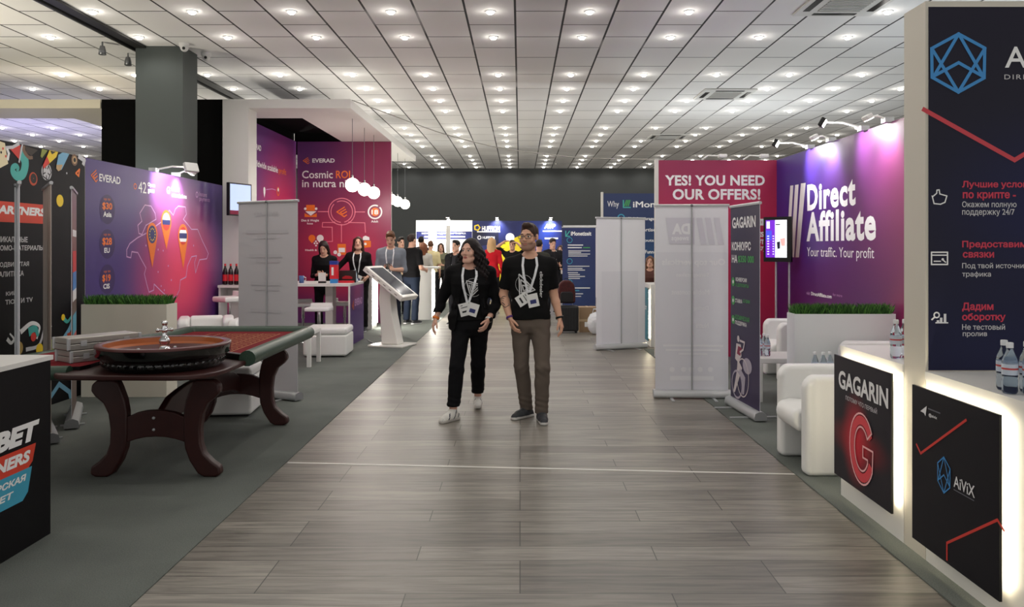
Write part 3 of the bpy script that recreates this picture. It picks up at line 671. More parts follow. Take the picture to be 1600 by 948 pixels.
# ---- 5. navy totem wall on the right
t = thing('totem_wall', 'navy totem wall with blue hexagon logo and cyrillic service list on a white pillar', 'stand wall', (2.6, 4.15, 0))
MB().b2((2.05, 4.045, CZ), (3.3, 4.27, 2.83), CREAM).build('pillar', t)
M_TOT = blob_mat('navy totem print', (26, 24, 42), [(.6, .45, .8, .35, (24, 28, 74), .9), (.3, .05, .9, .35, (20, 24, 64), .8)], .5, .25)
board_mesh((2.062, 4.04, 0), (1, 0, 0), 1.22, .965, 2.80, .004, M_TOT, CREAMP).build('panel', t)
b_ = Board((2.062, 4.04, 0), (1, 0, 0))
HEX = [(371, 168), (500, 238), (497, 385), (370, 455), (240, 382), (238, 240)]
def hexlogo(B, mp, wd, m):
    H = [mp(*q) for q in HEX]; B.line(H, wd, m, 1, True)
    for seg in ([(371, 168), (248, 378)], [(371, 168), (492, 378)], [(240, 242), (370, 455)], [(500, 240), (370, 455)], [(245, 378), (371, 310), (492, 378)]): B.line([mp(*q) for q in seg], wd, m, 1)
hexlogo(b_, lambda x, y: b_.px(1380 + x / 3.16, y / 3.16), .016, BLUEP)
b_.pline([(1443, 171), (1585, 250), (1625, 226)], .022, mat('coral line print', (206, 62, 74), .45))
b_.pt('AiViX', 1570, 73, 106, 1690, PRINTW, bold=.01); b_.pt('DIRECT', 1569, 116.5, 124, 1628, mat('grey white print', (205, 203, 205), .5), spacing=1.25)
RT = mat('red heading print', (206, 52, 78), .5); WT = mat('grey white print', (205, 203, 205), .5)
for s_, xl, yt, yb, xr, m_, bd in (('Лучшие условия', 1503, 282.5, 295.5, 1622, RT, .03), ('по крипте -', 1504, 300, 313, 1587, RT, .03), ('Окажем полную', 1503, 314.5, 326, 1588, WT, .01), ('поддержку 24/7', 1503, 326.5, 338, 1585, WT, .01),
    ('Предоставим', 1503, 376, 389, 1604, RT, .03), ('связки', 1504, 393.5, 402.5, 1553, RT, .03), ('Под твой источник', 1503, 410.5, 420.5, 1606, WT, .01), ('трафика', 1503, 424, 434, 1548, WT, .01),
    ('Дадим', 1503, 472.5, 486.5, 1552, RT, .03), ('оборотку', 1503, 489, 503, 1571, RT, .03), ('Не тестовый', 1503, 506, 515, 1570, WT, .01), ('пролив', 1504, 519, 527, 1542, WT, .01)): b_.pt(s_, xl, yt, yb, xr, m_, bold=bd)
b_.pline([(1456, 306), (1459, 318), (1469, 319), (1476, 316), (1479, 306), (1468, 303), (1467, 296.5), (1463.5, 297), (1463, 302), (1457, 307)], .006, PRINTW, 1)
b_.pline([(1455, 394), (1480, 394), (1480, 413), (1455, 413)], .007, PRINTW, 1, True); b_.pline([(1455, 398.5), (1480, 398.5)], .006, PRINTW, 1); b_.pline([(1459, 408), (1469, 408)], .006, PRINTW, 1); b_.pell(1472.5, 405, 2, PRINTW, 1); b_.pline([(1474, 407), (1477, 409.5)], .006, PRINTW, 1)
b_.pring(1463, 492, 4, .007, PRINTW, 1); b_.pline([(1460, 495), (1455.5, 499)], .008, PRINTW, 1); b_.pbar(1461, 503, 505, 1481, PRINTW, 1)
for x, y in ((1463, 500), (1468, 496), (1474, 490)): b_.pbar(x, y, 504, x + 4, PRINTW, 1)
b_.build('lettering', t)

# ---- lit counters
def lit_counter(label, y0, y1, py0, py1, pz0, pz1, pm, x0=2.05, depth=.55):
    t = thing('reception_counter', label, 'counter', (x0 + depth / 2, (y0 + y1) / 2, 0))
    MB().b2((x0, y0, CZ), (x0 + depth, y1, .92), WHITE).build('body', t)
    MB().b2((x0 - .005, y0, .92), (x0 + depth, y1, .96), WHITE).build('worktop', t)
    board_mesh((x0 - .055, py1, 0), (0, -1, 0), py1 - py0, pz0, pz1, .012, pm, BLACK).build('front_panel', t)
    xs = x0 - .035
    for lo, hi in (((xs, py0 + .035, pz0 + .04), (xs + .008, py0 + .05, pz1 - .03)), ((xs, py1 - .05, pz0 + .04), (xs + .008, py1 - .035, pz1 - .03)), ((xs, py0 + .06, pz1 - .05), (xs + .008, py1 - .06, pz1 - .035))):
        MB().b2(lo, hi, LED).build('light_strip', t)
    for yy in (py0 + .25, py1 - .25):
        MB().b2((x0 - .043, yy - .02, .5), (x0, yy + .02, .54), ALU).build('spacer', t)
    return t, Board((x0 - .055, py1, 0), (0, -1, 0))
M_GP = blob_mat('dark red glow print', (20, 15, 28), [(.45, .36, .62, .2, (150, 24, 34), .9), (.42, .38, .3, .42, (206, 40, 56), 1.0)], .5, .25)
t, b_ = lit_counter('white backlit counter with a dark panel showing a glowing red G', 4.275, 5.11, 4.30, 5.08, .153, .907, M_GP)
b_.pt('GAGARIN', 1311, 577, 605, 1388.5, PRINTW, 1, bold=.03); b_.pt('ПОТОМУ ЧТО ПЕРВЫЙ', 1322, 615.5, 624, 1371, mat('grey white print', (205, 203, 205), .5), 1, bold=.01)
u, v = b_.px(1347, 701); ru, rv = .165, .205
RG = mat('bright red print', (226, 62, 74), .45); PK = mat('pink print', (250, 190, 190), .5)
arc = [(u + ru * math.cos(a), v + rv * math.sin(a)) for a in [math.radians(35 + 295 * i / 30) for i in range(31)]]
arc2 = [(u + .58 * (a - u), v + .62 * (b - v)) for a, b in arc]
ol = arc + [(u + ru * .92, v + .02), (u + .02, v + .02), (u + .02, v - .045), (arc2[-1][0], v - .045)] + arc2[::-1]
b_.line(ol, .011, PK, 2, True); b_.line([(u + .8 * (a - u), v + .81 * (b - v)) for a, b in arc], .05, RG, 1)
b_.build('lettering', t)
t, b_ = lit_counter('white backlit counter with a black hexagon logo panel below the navy totem', 3.2, 4.04, 3.33, 4.07, .111, .889, NAVYD)
b_.pline([(1432.5, 694), (1439, 708), (1510, 656)], .012, REDP); b_.pline([(1480, 874), (1480, 848), (1559, 812), (1569.5, 829)], .012, REDP)
u, v = b_.px(1475.6, 742); hexlogo(b_, lambda x, y: (u + (x - 370) / 130 * .055, v - (y - 312) / 144 * .085), .006, BLUEP)
b_.pt('AiViX', 1491, 742, 760, 1524, PRINTW, 1, bold=.01); b_.pbar(1491, 763.5, 765, 1523, mat('grey print', (110, 110, 118), .5), 1)
b_.ppoly([(1439, 642), (1449, 634), (1447, 650), (1444.5, 645)], PRINTW, 1); b_.pbar(1451, 637, 639, 1470, mat('grey print', (110, 110, 118), .5), 1); b_.pt('@aivix', 1452, 645, 651, 1465, PRINTW, 1, bold=.02)
b_.build('lettering', t)

# ---- near left counter
XB = -2.59
t = thing('reception_counter', 'black counter with white top and red and cyan print at the left edge', 'counter', (XB - .3, 4.0, 0))
MB().b2((XB - .6, 2.9, CZ), (XB - .004, 4.42, .965), mat('black counter cladding', (13, 12, 15), .5, spec=.25)).build('body', t)
MB().b2((XB - .62, 2.88, .965), (XB + .003, 4.435, .99), WHITE).build('worktop', t)
b_ = Board((XB - .004, 2.9, 0), (0, 1, 0))
def Q(Y, z): return (Y - 2.9, z)
b_.text('1XBET', Q(3.72, 0)[0], Q(4.315, 0)[0], .56, .662, PRINTW, 1, bold=.06, shear=.2)
b_.poly([Q(3.6, .425), Q(4.22, .425), Q(4.255, .45), Q(4.285, .54), Q(3.6, .54)], mat('banner red print', (205, 46, 40), .45)); b_.text('PARTNERS', Q(3.66, 0)[0], Q(4.235, 0)[0], .455, .518, PRINTW, 1, bold=.05, shear=.2)
b_.poly([Q(3.6, .265), Q(4.17, .265), Q(4.215, .30), Q(4.25, .425), Q(3.6, .425)], CYANP); b_.text('ПАРТНЕРСКАЯ', Q(3.66, 0)[0], Q(4.2, 0)[0], .365, .40, PRINTW, 1, bold=.04, shear=.2); b_.text('ОТВЕТ', Q(3.80, 0)[0], Q(4.095, 0)[0], .305, .34, PRINTW, 1, bold=.04, shear=.2)
b_.build('lettering', t)

# ---- 6. far stands
t = thing('exhibition_wall', 'navy stand wall headed with the word Why behind the farther white banner', 'stand wall', (2.4, 15.1, 0))
board_mesh((1.56, 15, 0), (1, 0, 0), 2.0, CZ, 2.585, .06, blob_mat('navy blue gradient print', (36, 52, 96), [(.3, .4, .9, .5, (30, 84, 130), .8)]), CREAMP).build('panel', t)
MB().b2((1.52, 14.98, CZ), (1.56, 15.06, 2.61), CREAMP).build('edge_post', t)
b_ = Board((1.56, 15, 0), (1, 0, 0))
b_.pt('Why', 949, 314, 326, 967, PRINTW, bold=-.005); b_.pt('iMonetizeit', 989, 314.5, 324, 1068, PRINTW, bold=.02)
b_.pline([(974, 313), (974, 324), (985, 324)], .02, TEAL); 
for i in range(3): b_.pline([(975.5 + i * 3, 321.5), (979 + i * 2.6, 313)], .022, GREENP)
b_.pring(970.5, 340, 5, .02, CYANP)
for s_, xl, yt, yb, xr in (('Global coverage', 980, 339, 345.5, 1022, ), ('Advertisers', 990, 356, 361.5, 1031), ('Payouts', 995, 373, 379, 1021.5), ('Funnel', 1008, 390.5, 396, 1026)): b_.pt(s_, xl, yt, yb, xr, PRINTW, bold=.02)
b_.build('lettering', t)
YF = 24.0
def fz(py, Y=YF): return EYE - (py - VPY) * Y / F_PX
def fx(px, Y=YF): return (px - VPX) * Y / F_PX
t = thing('exhibition_wall', 'bright white far stand wall with a navy cyrillic title band', 'stand wall', (-2.3, YF, 0))
board_mesh((fx(650), YF, 0), (1, 0, 0), fx(738) - fx(650), 0, fz(344), .08, mat('white stand print', (236, 236, 238), .5), CREAMP).build('panel', t)
b_ = Board((fx(650), YF, 0), (1, 0, 0)); b_.pbar(650.5, 361.5, 373.5, 737.5, DBLUE); b_.pt('МЕЖДУНАРОДНАЯ ПАРТНЕРКА', 659, 363, 366.5, 728, PRINTW, 1, bold=.02); b_.pbar(663, 368.5, 371, 727, GRYP, 1)
b_.build('lettering', t)
for px, a in ((675.5, .10), (700, .06)):
    MB().b2((fx(px, 23.3) - a, 23.3, 0), (fx(px, 23.3) + a, 23.42, fz(352, 23.3)), LEDW if a > .08 else PW).build('light_column' if a > .08 else 'thin_post')
tag(bpy.data.objects['light_column'], 'tall glowing white light column before the far white stand', 'light column'); tag(bpy.data.objects['thin_post'], 'thin white post right of the glowing light column', 'post')
t = thing('exhibition_wall', 'navy far stand wall with yellow star logo and yellow lower half', 'stand wall', (-.3, YF, 0))
M_HF = blob_mat('navy star print', (28, 36, 92), [(.75, .75, .3, .5, (40, 66, 160), .9)])
board_mesh((fx(738), YF, 0), (1, 0, 0), fx(878) - fx(738), 0, fz(345), .08, M_HF, CREAMP).build('panel', t)
b_ = Board((fx(738), YF, 0), (1, 0, 0))
b_.ppoly([(770, 388), (818, 365), (818, 450), (738, 450), (738, 395), (765, 392)], mat('bright yellow print', (240, 214, 40), .5)); b_.pell(797, 371, 7, PRINTW, 1); b_.ppoly([(738, 362), (779, 362), (779, 380), (738, 386)], NAVY, 2)
b_.pt('HUFFSON', 753, 353, 361, 781, PRINTW, 1, bold=.035); b_.ring(*b_.px(745.5, 355.5), .085, .085, .035, YEL, 1, n=5); b_.pline([(746, 362), (781, 362)], .03, PRINTW, 3); b_.pt('HUFFSON', 754, 369, 373, 773, GRYP, 3, bold=.03); b_.pring(749, 371, 2.5, .03, GRYP, 3)
b_.pt('AVP', 850, 350, 357, 868, PRINTW, 1, bold=.06, shear=.2); b_.pbar(848, 360, 362, 878, GRYP, 1); b_.pbar(851, 371, 373.5, 872, PRINTW, 1); b_.pbar(777, 380, 381, 790, KEY, 1); b_.pbar(777, 388, 389, 788, KEY, 1)
b_.build('lettering', t)
t = thing('exhibition_wall', 'white far stand wall seen between the navy banner and the white banner', 'stand wall', (2.4, 25, 0))
board_mesh((fx(880, 25), 25, 0), (1, 0, 0), 2.6, 0, fz(352, 25), .08, mat('white stand print', (236, 236, 238), .5), CREAMP).build('panel', t)
for px, lb in ((701, 'small lamp clipped over the far white stand wall'), (777, 'small lamp clipped over the yellow star logo of the far navy stand'), (860, 'small bright lamp clipped over the right end of the navy far stand')):
    x = fx(px); arm_lamp('clip_spotlight', (x, YF + .0, fz(344) + .02), (x, YF - .3, fz(343) + .08), (x, YF, fz(362)), lb, 'lamps over the far stands', BLACK, 60, .1)

# ================================================================== roll-up banners
PLM = mat('banner pole', (172, 174, 176), .4, .2)
def rollup(label, A, B_, h, mf, mback, group=None, ft=.44):
    """A, B_ = floor points of the left and right end seen from the printed side"""
    A = Vector((A[0], A[1], 0)); B_ = Vector((B_[0], B_[1], 0)); U = (B_ - A).normalized(); W = (B_ - A).length; N = U.cross(Z3); M_ = (A + B_) / 2
    z0 = CZ if (M_.x < -1.72 or M_.x > 1.92) else 0
    th = thing('roll_up_banner', label, 'banner', (M_.x, M_.y, z0), 0, group)
    R = Matrix((U, -N, Z3)).transposed()
    base = MB(); pf = [(-.055, .012), (.055, .012), (.06, .03), (.05, .075), (.012, .092), (-.012, .092), (-.05, .075), (-.06, .03)]
    base.prism([(a, b + z0) for a, b in pf], A - U * .01, -N, Z3, U, W + .02, ALU, mat('banner end cap', (150, 152, 154), .45, .3), True); base.build('base', th)
    board_mesh(A + U * .012 + N * .002, U, W - .024, .085 + z0, h, .004, mf, mback, mback).build('banner_sheet', th)
    rl = MB().prism([(-.012, 0), (.012, 0), (.014, .018), (.006, .026), (-.006, .026), (-.014, .018)], A + Z3 * (h - .012), -N, Z3, U, W, ALU); rl.build('top_rail', th)
    c = M_ - N * .016
    MB().tube([c + Z3 * (z0 + .085), c + Z3 * (h - .01)], .008, PLM).sphere(c + Z3 * h, .016, DALU, 10, 6).build('pole', th)
    for k in (.22, .78):
        p = A + U * W * k
        MB().box(p + Z3 * (z0 + .007), (.03, ft, .01), ALU, rot=R).build('foot', th)
    return th, Board(A + U * .012 + N * .002, U), Board(B_ - U * .012 - N * .004, -U)

th, f_, bk = rollup('white banner back with faint mirrored letters standing before the crimson wall', (2.19, 8.37), (1.41, 8.41), 2.02, SHEET, SHEET)
G1 = mat('faint show-through', (224, 224, 232), .6); G2 = mat('faint show-through dark', (214, 212, 223), .6); G3 = mat('show-through letters', (238, 238, 243), .6)
G0 = mat('faint show-through field', (227, 227, 235), .6)
bk.pbar(1025, 394, 617, 1136, G0, 0)
bk.ppoly([(1040, 340), (1085, 340), (1085, 381), (1046, 381)], G2, 1); bk.text('DA', bk.px(1078, 365)[0], bk.px(1050, 365)[0], bk.px(1050, 366)[1], bk.px(1050, 349)[1], G3, 2, bold=.05); bk.text('sweeps', bk.px(1076, 365)[0], bk.px(1049, 365)[0], bk.px(1050, 378)[1], bk.px(1050, 370)[1], G3, 2, bold=.03)
for x in (1088, 1101, 1115): bk.ppoly([(x, 340), (x + 9, 340), (x + 16, 382), (x + 7, 382)], G2, 1)
bk.text('Our top verticals', bk.px(1133, 410)[0], bk.px(1034, 410)[0], bk.px(1034, 417)[1], bk.px(1034, 404)[1], G3, 1, bold=.03)
for s_, xl, xr, y in (('Sweepstakes', 1108, 1056, 430), ('Mobile content', 1108, 1049, 456), ('Dating', 1107, 1083, 482), ('Nutra', 1107, 1087, 508)): bk.text(s_, bk.px(xl, y)[0], bk.px(xr, y)[0], bk.px(1050, y + 4)[1], bk.px(1050, y - 4)[1], G3, 1, bold=.02)
for y, xl, xr in ((538, 1036, 1130), (545, 1040, 1125), (551, 1060, 1105)): bk.pbar(xl, y, y + 3, xr, G3, 1)
for x in (1050, 1068, 1080, 1094, 1110): bk.pell(x, 577, 4, G3, 1)
bk.pbar(1047, 587, 594, 1115, G3, 1)
bk.build('show_through_print', th)
th, f_, bk = rollup('plain white banner back standing farther along the aisle before the navy wall', (1.97, 12.55), (1.157, 12.25), 2.03, SHEET, SHEET)
G4 = mat('faint show-through field', (227, 227, 235), .6); bk.pbar(940, 424, 540, 997, G4, 1); bk.build('show_through_print', th)
GB = blob_mat('dark violet banner print', (40, 32, 64), [(.5, .1, 1, .4, (52, 36, 80), .8)])
th, f_, bk = rollup('dark violet banner with white and green lettering and an astronaut drawing', (2.11, 8.02), (2.17, 7.22), 1.985, GB, SHEET)
f_.pt('GAGARIN', 1144.5, 340, 357, 1181, PRINTW, 1, bold=.03); f_.pt('КОНКУРС', 1144, 378, 391, 1173.5, PRINTW, 1, bold=.03); f_.pt('НА', 1144, 398, 410, 1152.5, PRINTW, 1, bold=.03); f_.pt('$350 000', 1153.5, 399, 411, 1178.5, GREENP, 1, bold=.03)
for y in (440, 469, 499): u, v = f_.px(1146, y); f_.ell(u, v, .045, .045, GREENP, 1); f_.ell(u, v, .018, .018, PRINTW, 2)
for s_, xl, yt, yb, xr, m_ in (('КОНВЕРСИИ', 1150, 433, 439, 1167, PRINTW), ('В ДЕПОЗИТЫ', 1150, 442, 448, 1170, GREENP), ('СТАВКА', 1149, 466, 472, 1160, PRINTW), ('ДО $2000', 1161, 467, 473, 1172, GREENP), ('КОСМИЧЕСКАЯ', 1149, 491, 498, 1171, GREENP), ('ПОДДЕРЖКА', 1149, 500, 507, 1167, PRINTW)): f_.pt(s_, xl, yt, yb, xr, m_, 1, bold=.02)
GR = mat('grey drawing print', (176, 168, 182), .5); RD = mat('dark red drawing print', (140, 40, 70), .5); PL = mat('pale drawing print', (214, 204, 204), .5)
f_.pell(1154, 529, 5, PL, 1); f_.ppoly([(1151, 536), (1158, 538), (1159, 556), (1154, 566), (1149, 560)], PL, 1); f_.ppoly([(1154, 540), (1160, 544), (1157, 556), (1152, 552)], RD, 2)
f_.ppoly([(1153, 560), (1160, 575), (1155, 592), (1149, 612), (1146, 612), (1150, 590), (1152, 578)], PL, 1); f_.ppoly([(1157, 575), (1165, 590), (1163, 616), (1160, 616), (1160, 594), (1154, 582)], GR, 1)
u, v = f_.px(1168, 572); f_.ell(u, v, .12, .075, GR, 1); u, v = f_.px(1152, 600); f_.ring(u, v, .14, .13, .02, GR, 1); u, v = f_.px(1161, 590); f_.ring(u, v, .16, .18, .012, PL, 2)
f_.pline([(1157, 532), (1164, 535), (1162, 546), (1157, 550)], .02, PL, 2)
f_.build('lettering', th)
th, f_, bk = rollup('tall grey banner back with a centre pole beside the roulette table', (-2.27, 8.2), (-3.04, 8.62), 2.06, GREYSHEET, GREYSHEET)
G5 = mat('grey show-through', (193, 191, 195), .6)
bk.text('EVERAD', bk.px(434, 330)[0], bk.px(397, 330)[0], bk.px(400, 338)[1], bk.px(400, 331)[1], G5, 1, bold=.03)
for y, a, c_ in ((360, 450, 384), (368, 432, 402), (397, 440, 390), (405, 436, 400), (440, 440, 392), (448, 436, 398), (482, 440, 392)): bk.pbar(c_, y, y + 5, a, G5, 1)
bk.build('show_through_print', th)
IM = blob_mat('navy blue banner print', (36, 48, 98), [(.5, .3, .9, .5, (34, 60, 110), .7)])
th, f_, bk = rollup('navy banner of small white text facing the aisle behind the walking man', (.89, 17), (1.62, 17), 2.0, IM, SHEET)
f_.pt('iMonetizeit', 892, 361.5, 368, 924, PRINTW, 1, bold=.03); f_.pline([(884, 361), (884, 369), (890, 369)], .02, TEAL, 1); f_.pline([(885, 368), (890, 361)], .02, TEAL, 1)
for y in (375, 408, 441): u, v = f_.px(890, y); f_.ring(u, v, .055, .055, .012, CYANP, 1)
for y, xl, xr, m_ in ((382, 887, 911, PRINTW), (386, 887, 909, PRINTW), (386.0, 911, 922, GREENP), (391, 888, 922, GRYP), (393.5, 888, 908, GRYP), (396, 888, 922, GRYP), (399, 888, 918, GRYP), (415, 887, 921, GRYP), (418.5, 887, 910, GRYP), (421, 887, 914, GRYP), (425, 887, 903, GRYP), (428, 888, 906, GRYP), (431, 888, 914, GRYP), (434, 888, 906, GRYP), (449, 892, 922, PRINTW), (453, 892, 905, CYANP), (458, 892, 911, GRYP), (462, 892, 908, GRYP)): f_.pbar(xl, y, y + 1.5, xr, m_, 1)
f_.build('lettering', th)
# three slim banners seen almost edge-on before the black wall
PH = blob_mat('brown photo collage print', (92, 70, 64), [(.5, .8, .9, .3, (130, 96, 84), .9), (.4, .6, .6, .12, (60, 40, 40), .9)])
th, f_, bk = rollup('slim edge-on banner with red and blue print, right one of three before the black wall', (-3.88, 6.92), (-4.27, 7.70), 2.1, PH, SHEET, ft=.19)
LB = Board(Vector((-3.88, 6.92, 0)) + f_.U * .012 + f_.N * .002, f_.U)
for a, c_, m_ in ((.62, .80, REDP), (.80, .98, CYANP), (1.10, 1.2, PRINTW), (1.2, 1.36, BLUEP), (1.36, 1.55, REDP), (1.68, 1.74, PRINTW)): f_.poly([(.1, a), (.74, a), (.74, c_), (.1, c_)], m_, 1)
f_.build('lettering', th)
rollup('slim banner seen edge-on from its back, middle one of three before the black wall', (-4.25, 7.13), (-3.75, 6.40), 2.1, mat('brownish banner back', (196, 186, 178), .6), mat('brownish banner back', (196, 186, 178), .6), ft=.19)
th, f_, bk = rollup('slim banner seen edge-on, left one of three before the black wall', (-3.66, 5.85), (-4.09, 6.50), 2.06, mat('pale beige banner', (216, 208, 200), .6), SHEET, ft=.19)

# ================================================================== seating and small tables
def armchair(label, group):
    t = thing('armchair', label, 'armchair', (0, 0, 0), 0, group)          # built facing -Y
    for s in (-1, 1):
        MB().prism([(-.30, 0), (.31, 0), (.33, .1), (.33, .60), (.27, .69), (-.25, .69), (-.30, .63)], (s * .265 - .065, 0, 0), (0, 1, 0), (0, 0, 1), (1, 0, 0), .13, WFAB).build('armrest', t, bevel=.035, seg=4)
    MB().prism([(.16, .08), (.33, .08), (.335, .66), (.26, .692), (.20, .66)], (-.2, 0, 0), (0, 1, 0), (0, 0, 1), (1, 0, 0), .4, WFAB).build('backrest', t, bevel=.03, seg=3)
    MB().prism([(-.26, .27), (.19, .25), (.19, .42), (-.25, .45), (-.33, .43), (-.355, .36), (-.33, .29)], (-.198, 0, 0), (0, 1, 0), (0, 0, 1), (1, 0, 0), .396, WFAB).build('seat', t, bevel=.035, seg=4)
    for x, y in ((-.26, -.25), (.26, -.25), (-.26, .27), (.26, .27)): pass
    return t
A0 = armchair('white tub armchair nearest on the right, beside the counter with the red G', 'white tub armchairs'); A0.location = (2.27, 5.83, CZ); A0.rotation_euler.z = -PI / 2
dup(A0, (3.33, 9.68, CZ), -PI / 2, 'white tub armchair by the crimson wall under the tall screen')
dup(A0, (3.3, 7.30, CZ), -PI / 2 - .1, 'white tub armchair right before the planter behind the counter with the red G')
dup(A0, (-4.0, 10.2, CZ), .35, 'white tub armchair behind the roulette table before the purple map wall')
dup(A0, (-3.25, 10.0, CZ), .1, 'white tub armchair mostly hidden behind the grey banner')
def ottoman(label, x, y, w_, d_, h, rz):
    t = thing('ottoman', label, 'ottoman', (0, 0, 0), 0, 'white ottomans')
    MB().b2((-w_ / 2, -d_ / 2, .02), (w_ / 2, d_ / 2, h - .1), WFAB).build('body', t, bevel=.03, seg=3)
    MB().b2((-w_ / 2, -d_ / 2, h - .1), (w_ / 2, d_ / 2, h), WFAB).build('cushion', t, bevel=.04, seg=4)
    MB().b2((-w_ / 2 + .04, -d_ / 2 + .04, 0), (w_ / 2 - .04, d_ / 2 - .04, .02), BLACK).build('plinth', t)
    t.location = (x, y, CZ); t.rotation_euler.z = rz
ottoman('white cube ottoman by the purple panelled bar table', -2.80, 11.72, .62, .62, .42, .05)
ottoman('white ottoman seen under the roulette table', -2.74, 7.66, .44, .5, .46, .1)
def low_table(label, x0, x1, y0, y1, h):
    t = thing('side_table', label, 'table', ((x0 + x1) / 2, (y0 + y1) / 2, CZ), 0, 'low white side tables')
    MB().b2((x0, y0, h - .05), (x1, y1, h), WHITE).build('tabletop', t, bevel=.004, seg=1)
    for x in (x0, x1 - .05):
        for y in (y0, y1 - .05): MB().b2((x, y, CZ), (x + .05, y + .05, h - .05), WHITE).build('leg', t)
    return t
low_table('low white table with water bottles beside the crimson wall', 2.42, 2.97, 8.14, 8.69, .45)
low_table('low white table mostly hidden behind the nearest armchair', 2.36, 2.86, 6.75, 7.3, .45)
low_table('low white table between the grey banner and the cube ottoman', -3.3, -2.75, 10.5, 11.05, .47)

# grass planters
def planter(label, x0, x1, y0, y1, h, mt):
    t = thing('planter', label, 'planter', ((x0 + x1) / 2, (y0 + y1) / 2, CZ), 0, 'white planters of artificial grass')
    MB().b2((x0, y0, CZ), (x1, y0 + .02, h), mt).b2((x0, y1 - .02, CZ), (x1, y1, h), mt).b2((x0, y0 + .02, CZ), (x0 + .02, y1 - .02, h), mt).b2((x1 - .02, y0 + .02, CZ), (x1, y1 - .02, h), mt).b2((x0 + .02, y0 + .02, h - .06), (x1 - .02, y1 - .02, h - .03), BLACK).build('box', t)
    rng = np.random.RandomState(5); mb = MB(); n = 2600
    gm = [mat('artificial grass', (62, 112, 44), .6), mat('artificial grass light', (92, 148, 60), .6), mat('artificial grass dark', (38, 78, 32), .6)]
    for i in range(n):
        x = rng.uniform(x0 + .02, x1 - .02); y = rng.uniform(y0 + .02, y1 - .02); a = rng.uniform(0, 2 * PI); l = rng.uniform(.07, .14); k = rng.uniform(0, .07); wd = .0045
        dx, dy = math.cos(a), math.sin(a)
        mb.add([(x - dy * wd, y + dx * wd, h - .03), (x + dy * wd, y - dx * wd, h - .03), (x + dx * k * .5, y + dy * k * .5, h - .03 + l * .7), (x + dx * k, y + dy * k, h - .03 + l)], [(0, 1, 2), (0, 2, 3)], gm[rng.randint(3)])
    g = mb.build('grass', t); g['kind'] = 'stuff'; g['label'] = 'green artificial grass'
PM = mat('cream planter laminate', (226, 221, 206), .5)
planter('cream planter topped with artificial grass on the left behind the roulette table', -4.62, -3.72, 8.42, 8.68, .98, PM)
planter('white planter topped with artificial grass on the right before the violet wall', 2.66, 3.64, 7.75, 7.97, .935, mat('white planter laminate', (234, 240, 240), .45))

# ================================================================== roulette table
WOOD = mat('dark mahogany', (44, 18, 18), .42, noise=(14, (62, 26, 22)))
GLEA = mat('green leather rail', (44, 66, 52), .42, bump=(60, .08))
FELT = mat('dark red felt', (104, 30, 36), .9, spec=.1, noise=(120, (120, 36, 42)))
t = thing('roulette_table', 'roulette table with red felt, green padded rail and curved dark wooden legs', 'gaming table', (-2.52, 6.3, CZ))
def bez(p0, p1, p2, n=8): return [tuple((1 - i / n) ** 2 * a + 2 * i / n * (1 - i / n) * b + (i / n) ** 2 * c for a, b, c in zip(p0, p1, p2)) for i in range(n + 1)]
deck = [(-3.04, 5.32)] + bez((-3.02, 5.2), (-3.0, 5.09), (-2.87, 5.07)) + bez((-2.2, 5.05), (-1.98, 5.07), (-1.96, 5.35)) + [(-1.96, 7.48), (-3.05, 7.48)]
MB().prism(deck, (0, 0, .74), (1, 0, 0), (0, 1, 0), (0, 0, 1), .035, WOOD).build('deck', t, bevel=.012, seg=2)
wc = (-2.43, 5.47)
inner = [(wc[0] + .465 * math.cos(a), wc[1] + .465 * math.sin(a)) for a in [math.radians(x) for x in (192, 178, 165, 150, 135, 120, 105, 90, 75, 62)]]
felt = [(-2.90, 5.27)] + inner + [(-1.99, 5.76), (-1.99, 7.46), (-3.05, 7.46), (-3.07, 6.9), (-3.25, 6.5), (-3.48, 6.1), (-3.55, 5.7), (-3.46, 5.36), (-3.3, 5.24)]
MB().prism(felt, (0, 0, .775), (1, 0, 0), (0, 1, 0), (0, 0, 1), .025, BLACK, FELT).build('playing_surface', t)
path = [(-1.95, 5.72), (-1.96, 6.4), (-1.97, 7.38)] + bez((-1.97, 7.42), (-1.97, 7.49), (-2.05, 7.49), 5) + [(-2.6, 7.49), (-2.98, 7.49)] + bez((-3.0, 7.49), (-3.09, 7.49), (-3.09, 7.38), 5) + [(-3.1, 6.95), (-3.28, 6.52)]
def railtube(pts, name):
    m = MB(); m.tube([(x, y, .79) for x, y in pts], .06, GLEA, 14, sq=.95); return m.build(name, t)
railtube(path, 'padded_rail')
w_ = [(-3.28, 6.52), (-3.51, 6.12), (-3.585, 5.7), (-3.49, 5.35), (-3.3, 5.23), (-3.1, 5.21), (-2.94, 5.22)]
m = MB(); m.tube([(x, y, .765) for x, y in w_], .052, GLEA, 14, sq=.9); m.build('padded_rail', t)
MB().prism([(-2.215, 5.885), (-2.0, 5.72), (-1.985, 5.765), (-2.2, 5.93)], (0, 0, .775), (1, 0, 0), (0, 1, 0), (0, 0, 1), .045, BLACK).build('front_ledge', t, bevel=.008, seg=2)
LN = mat('yellow layout lines', (196, 150, 96), .8); mb = MB()
def fl(x0, y0, x1, y1, wd=.006):
    d = Vector((x1 - x0, y1 - y0, 0)); d.normalize(); q = Vector((-d.y, d.x, 0)) * wd / 2
    mb.add([Vector((x0, y0, .8012)) - q, Vector((x1, y1, .8012)) - q, Vector((x1, y1, .8012)) + q, Vector((x0, y0, .8012)) + q], [(0, 1, 2, 3)], LN)
for i in range(13): fl(-2.62, 5.98 + i * .105, -2.17, 5.98 + i * .105)
for x in (-2.62, -2.47, -2.32, -2.17): fl(x, 5.98, x, 7.24)
for x in (-2.8, -2.71): fl(x, 5.98, x, 7.24)
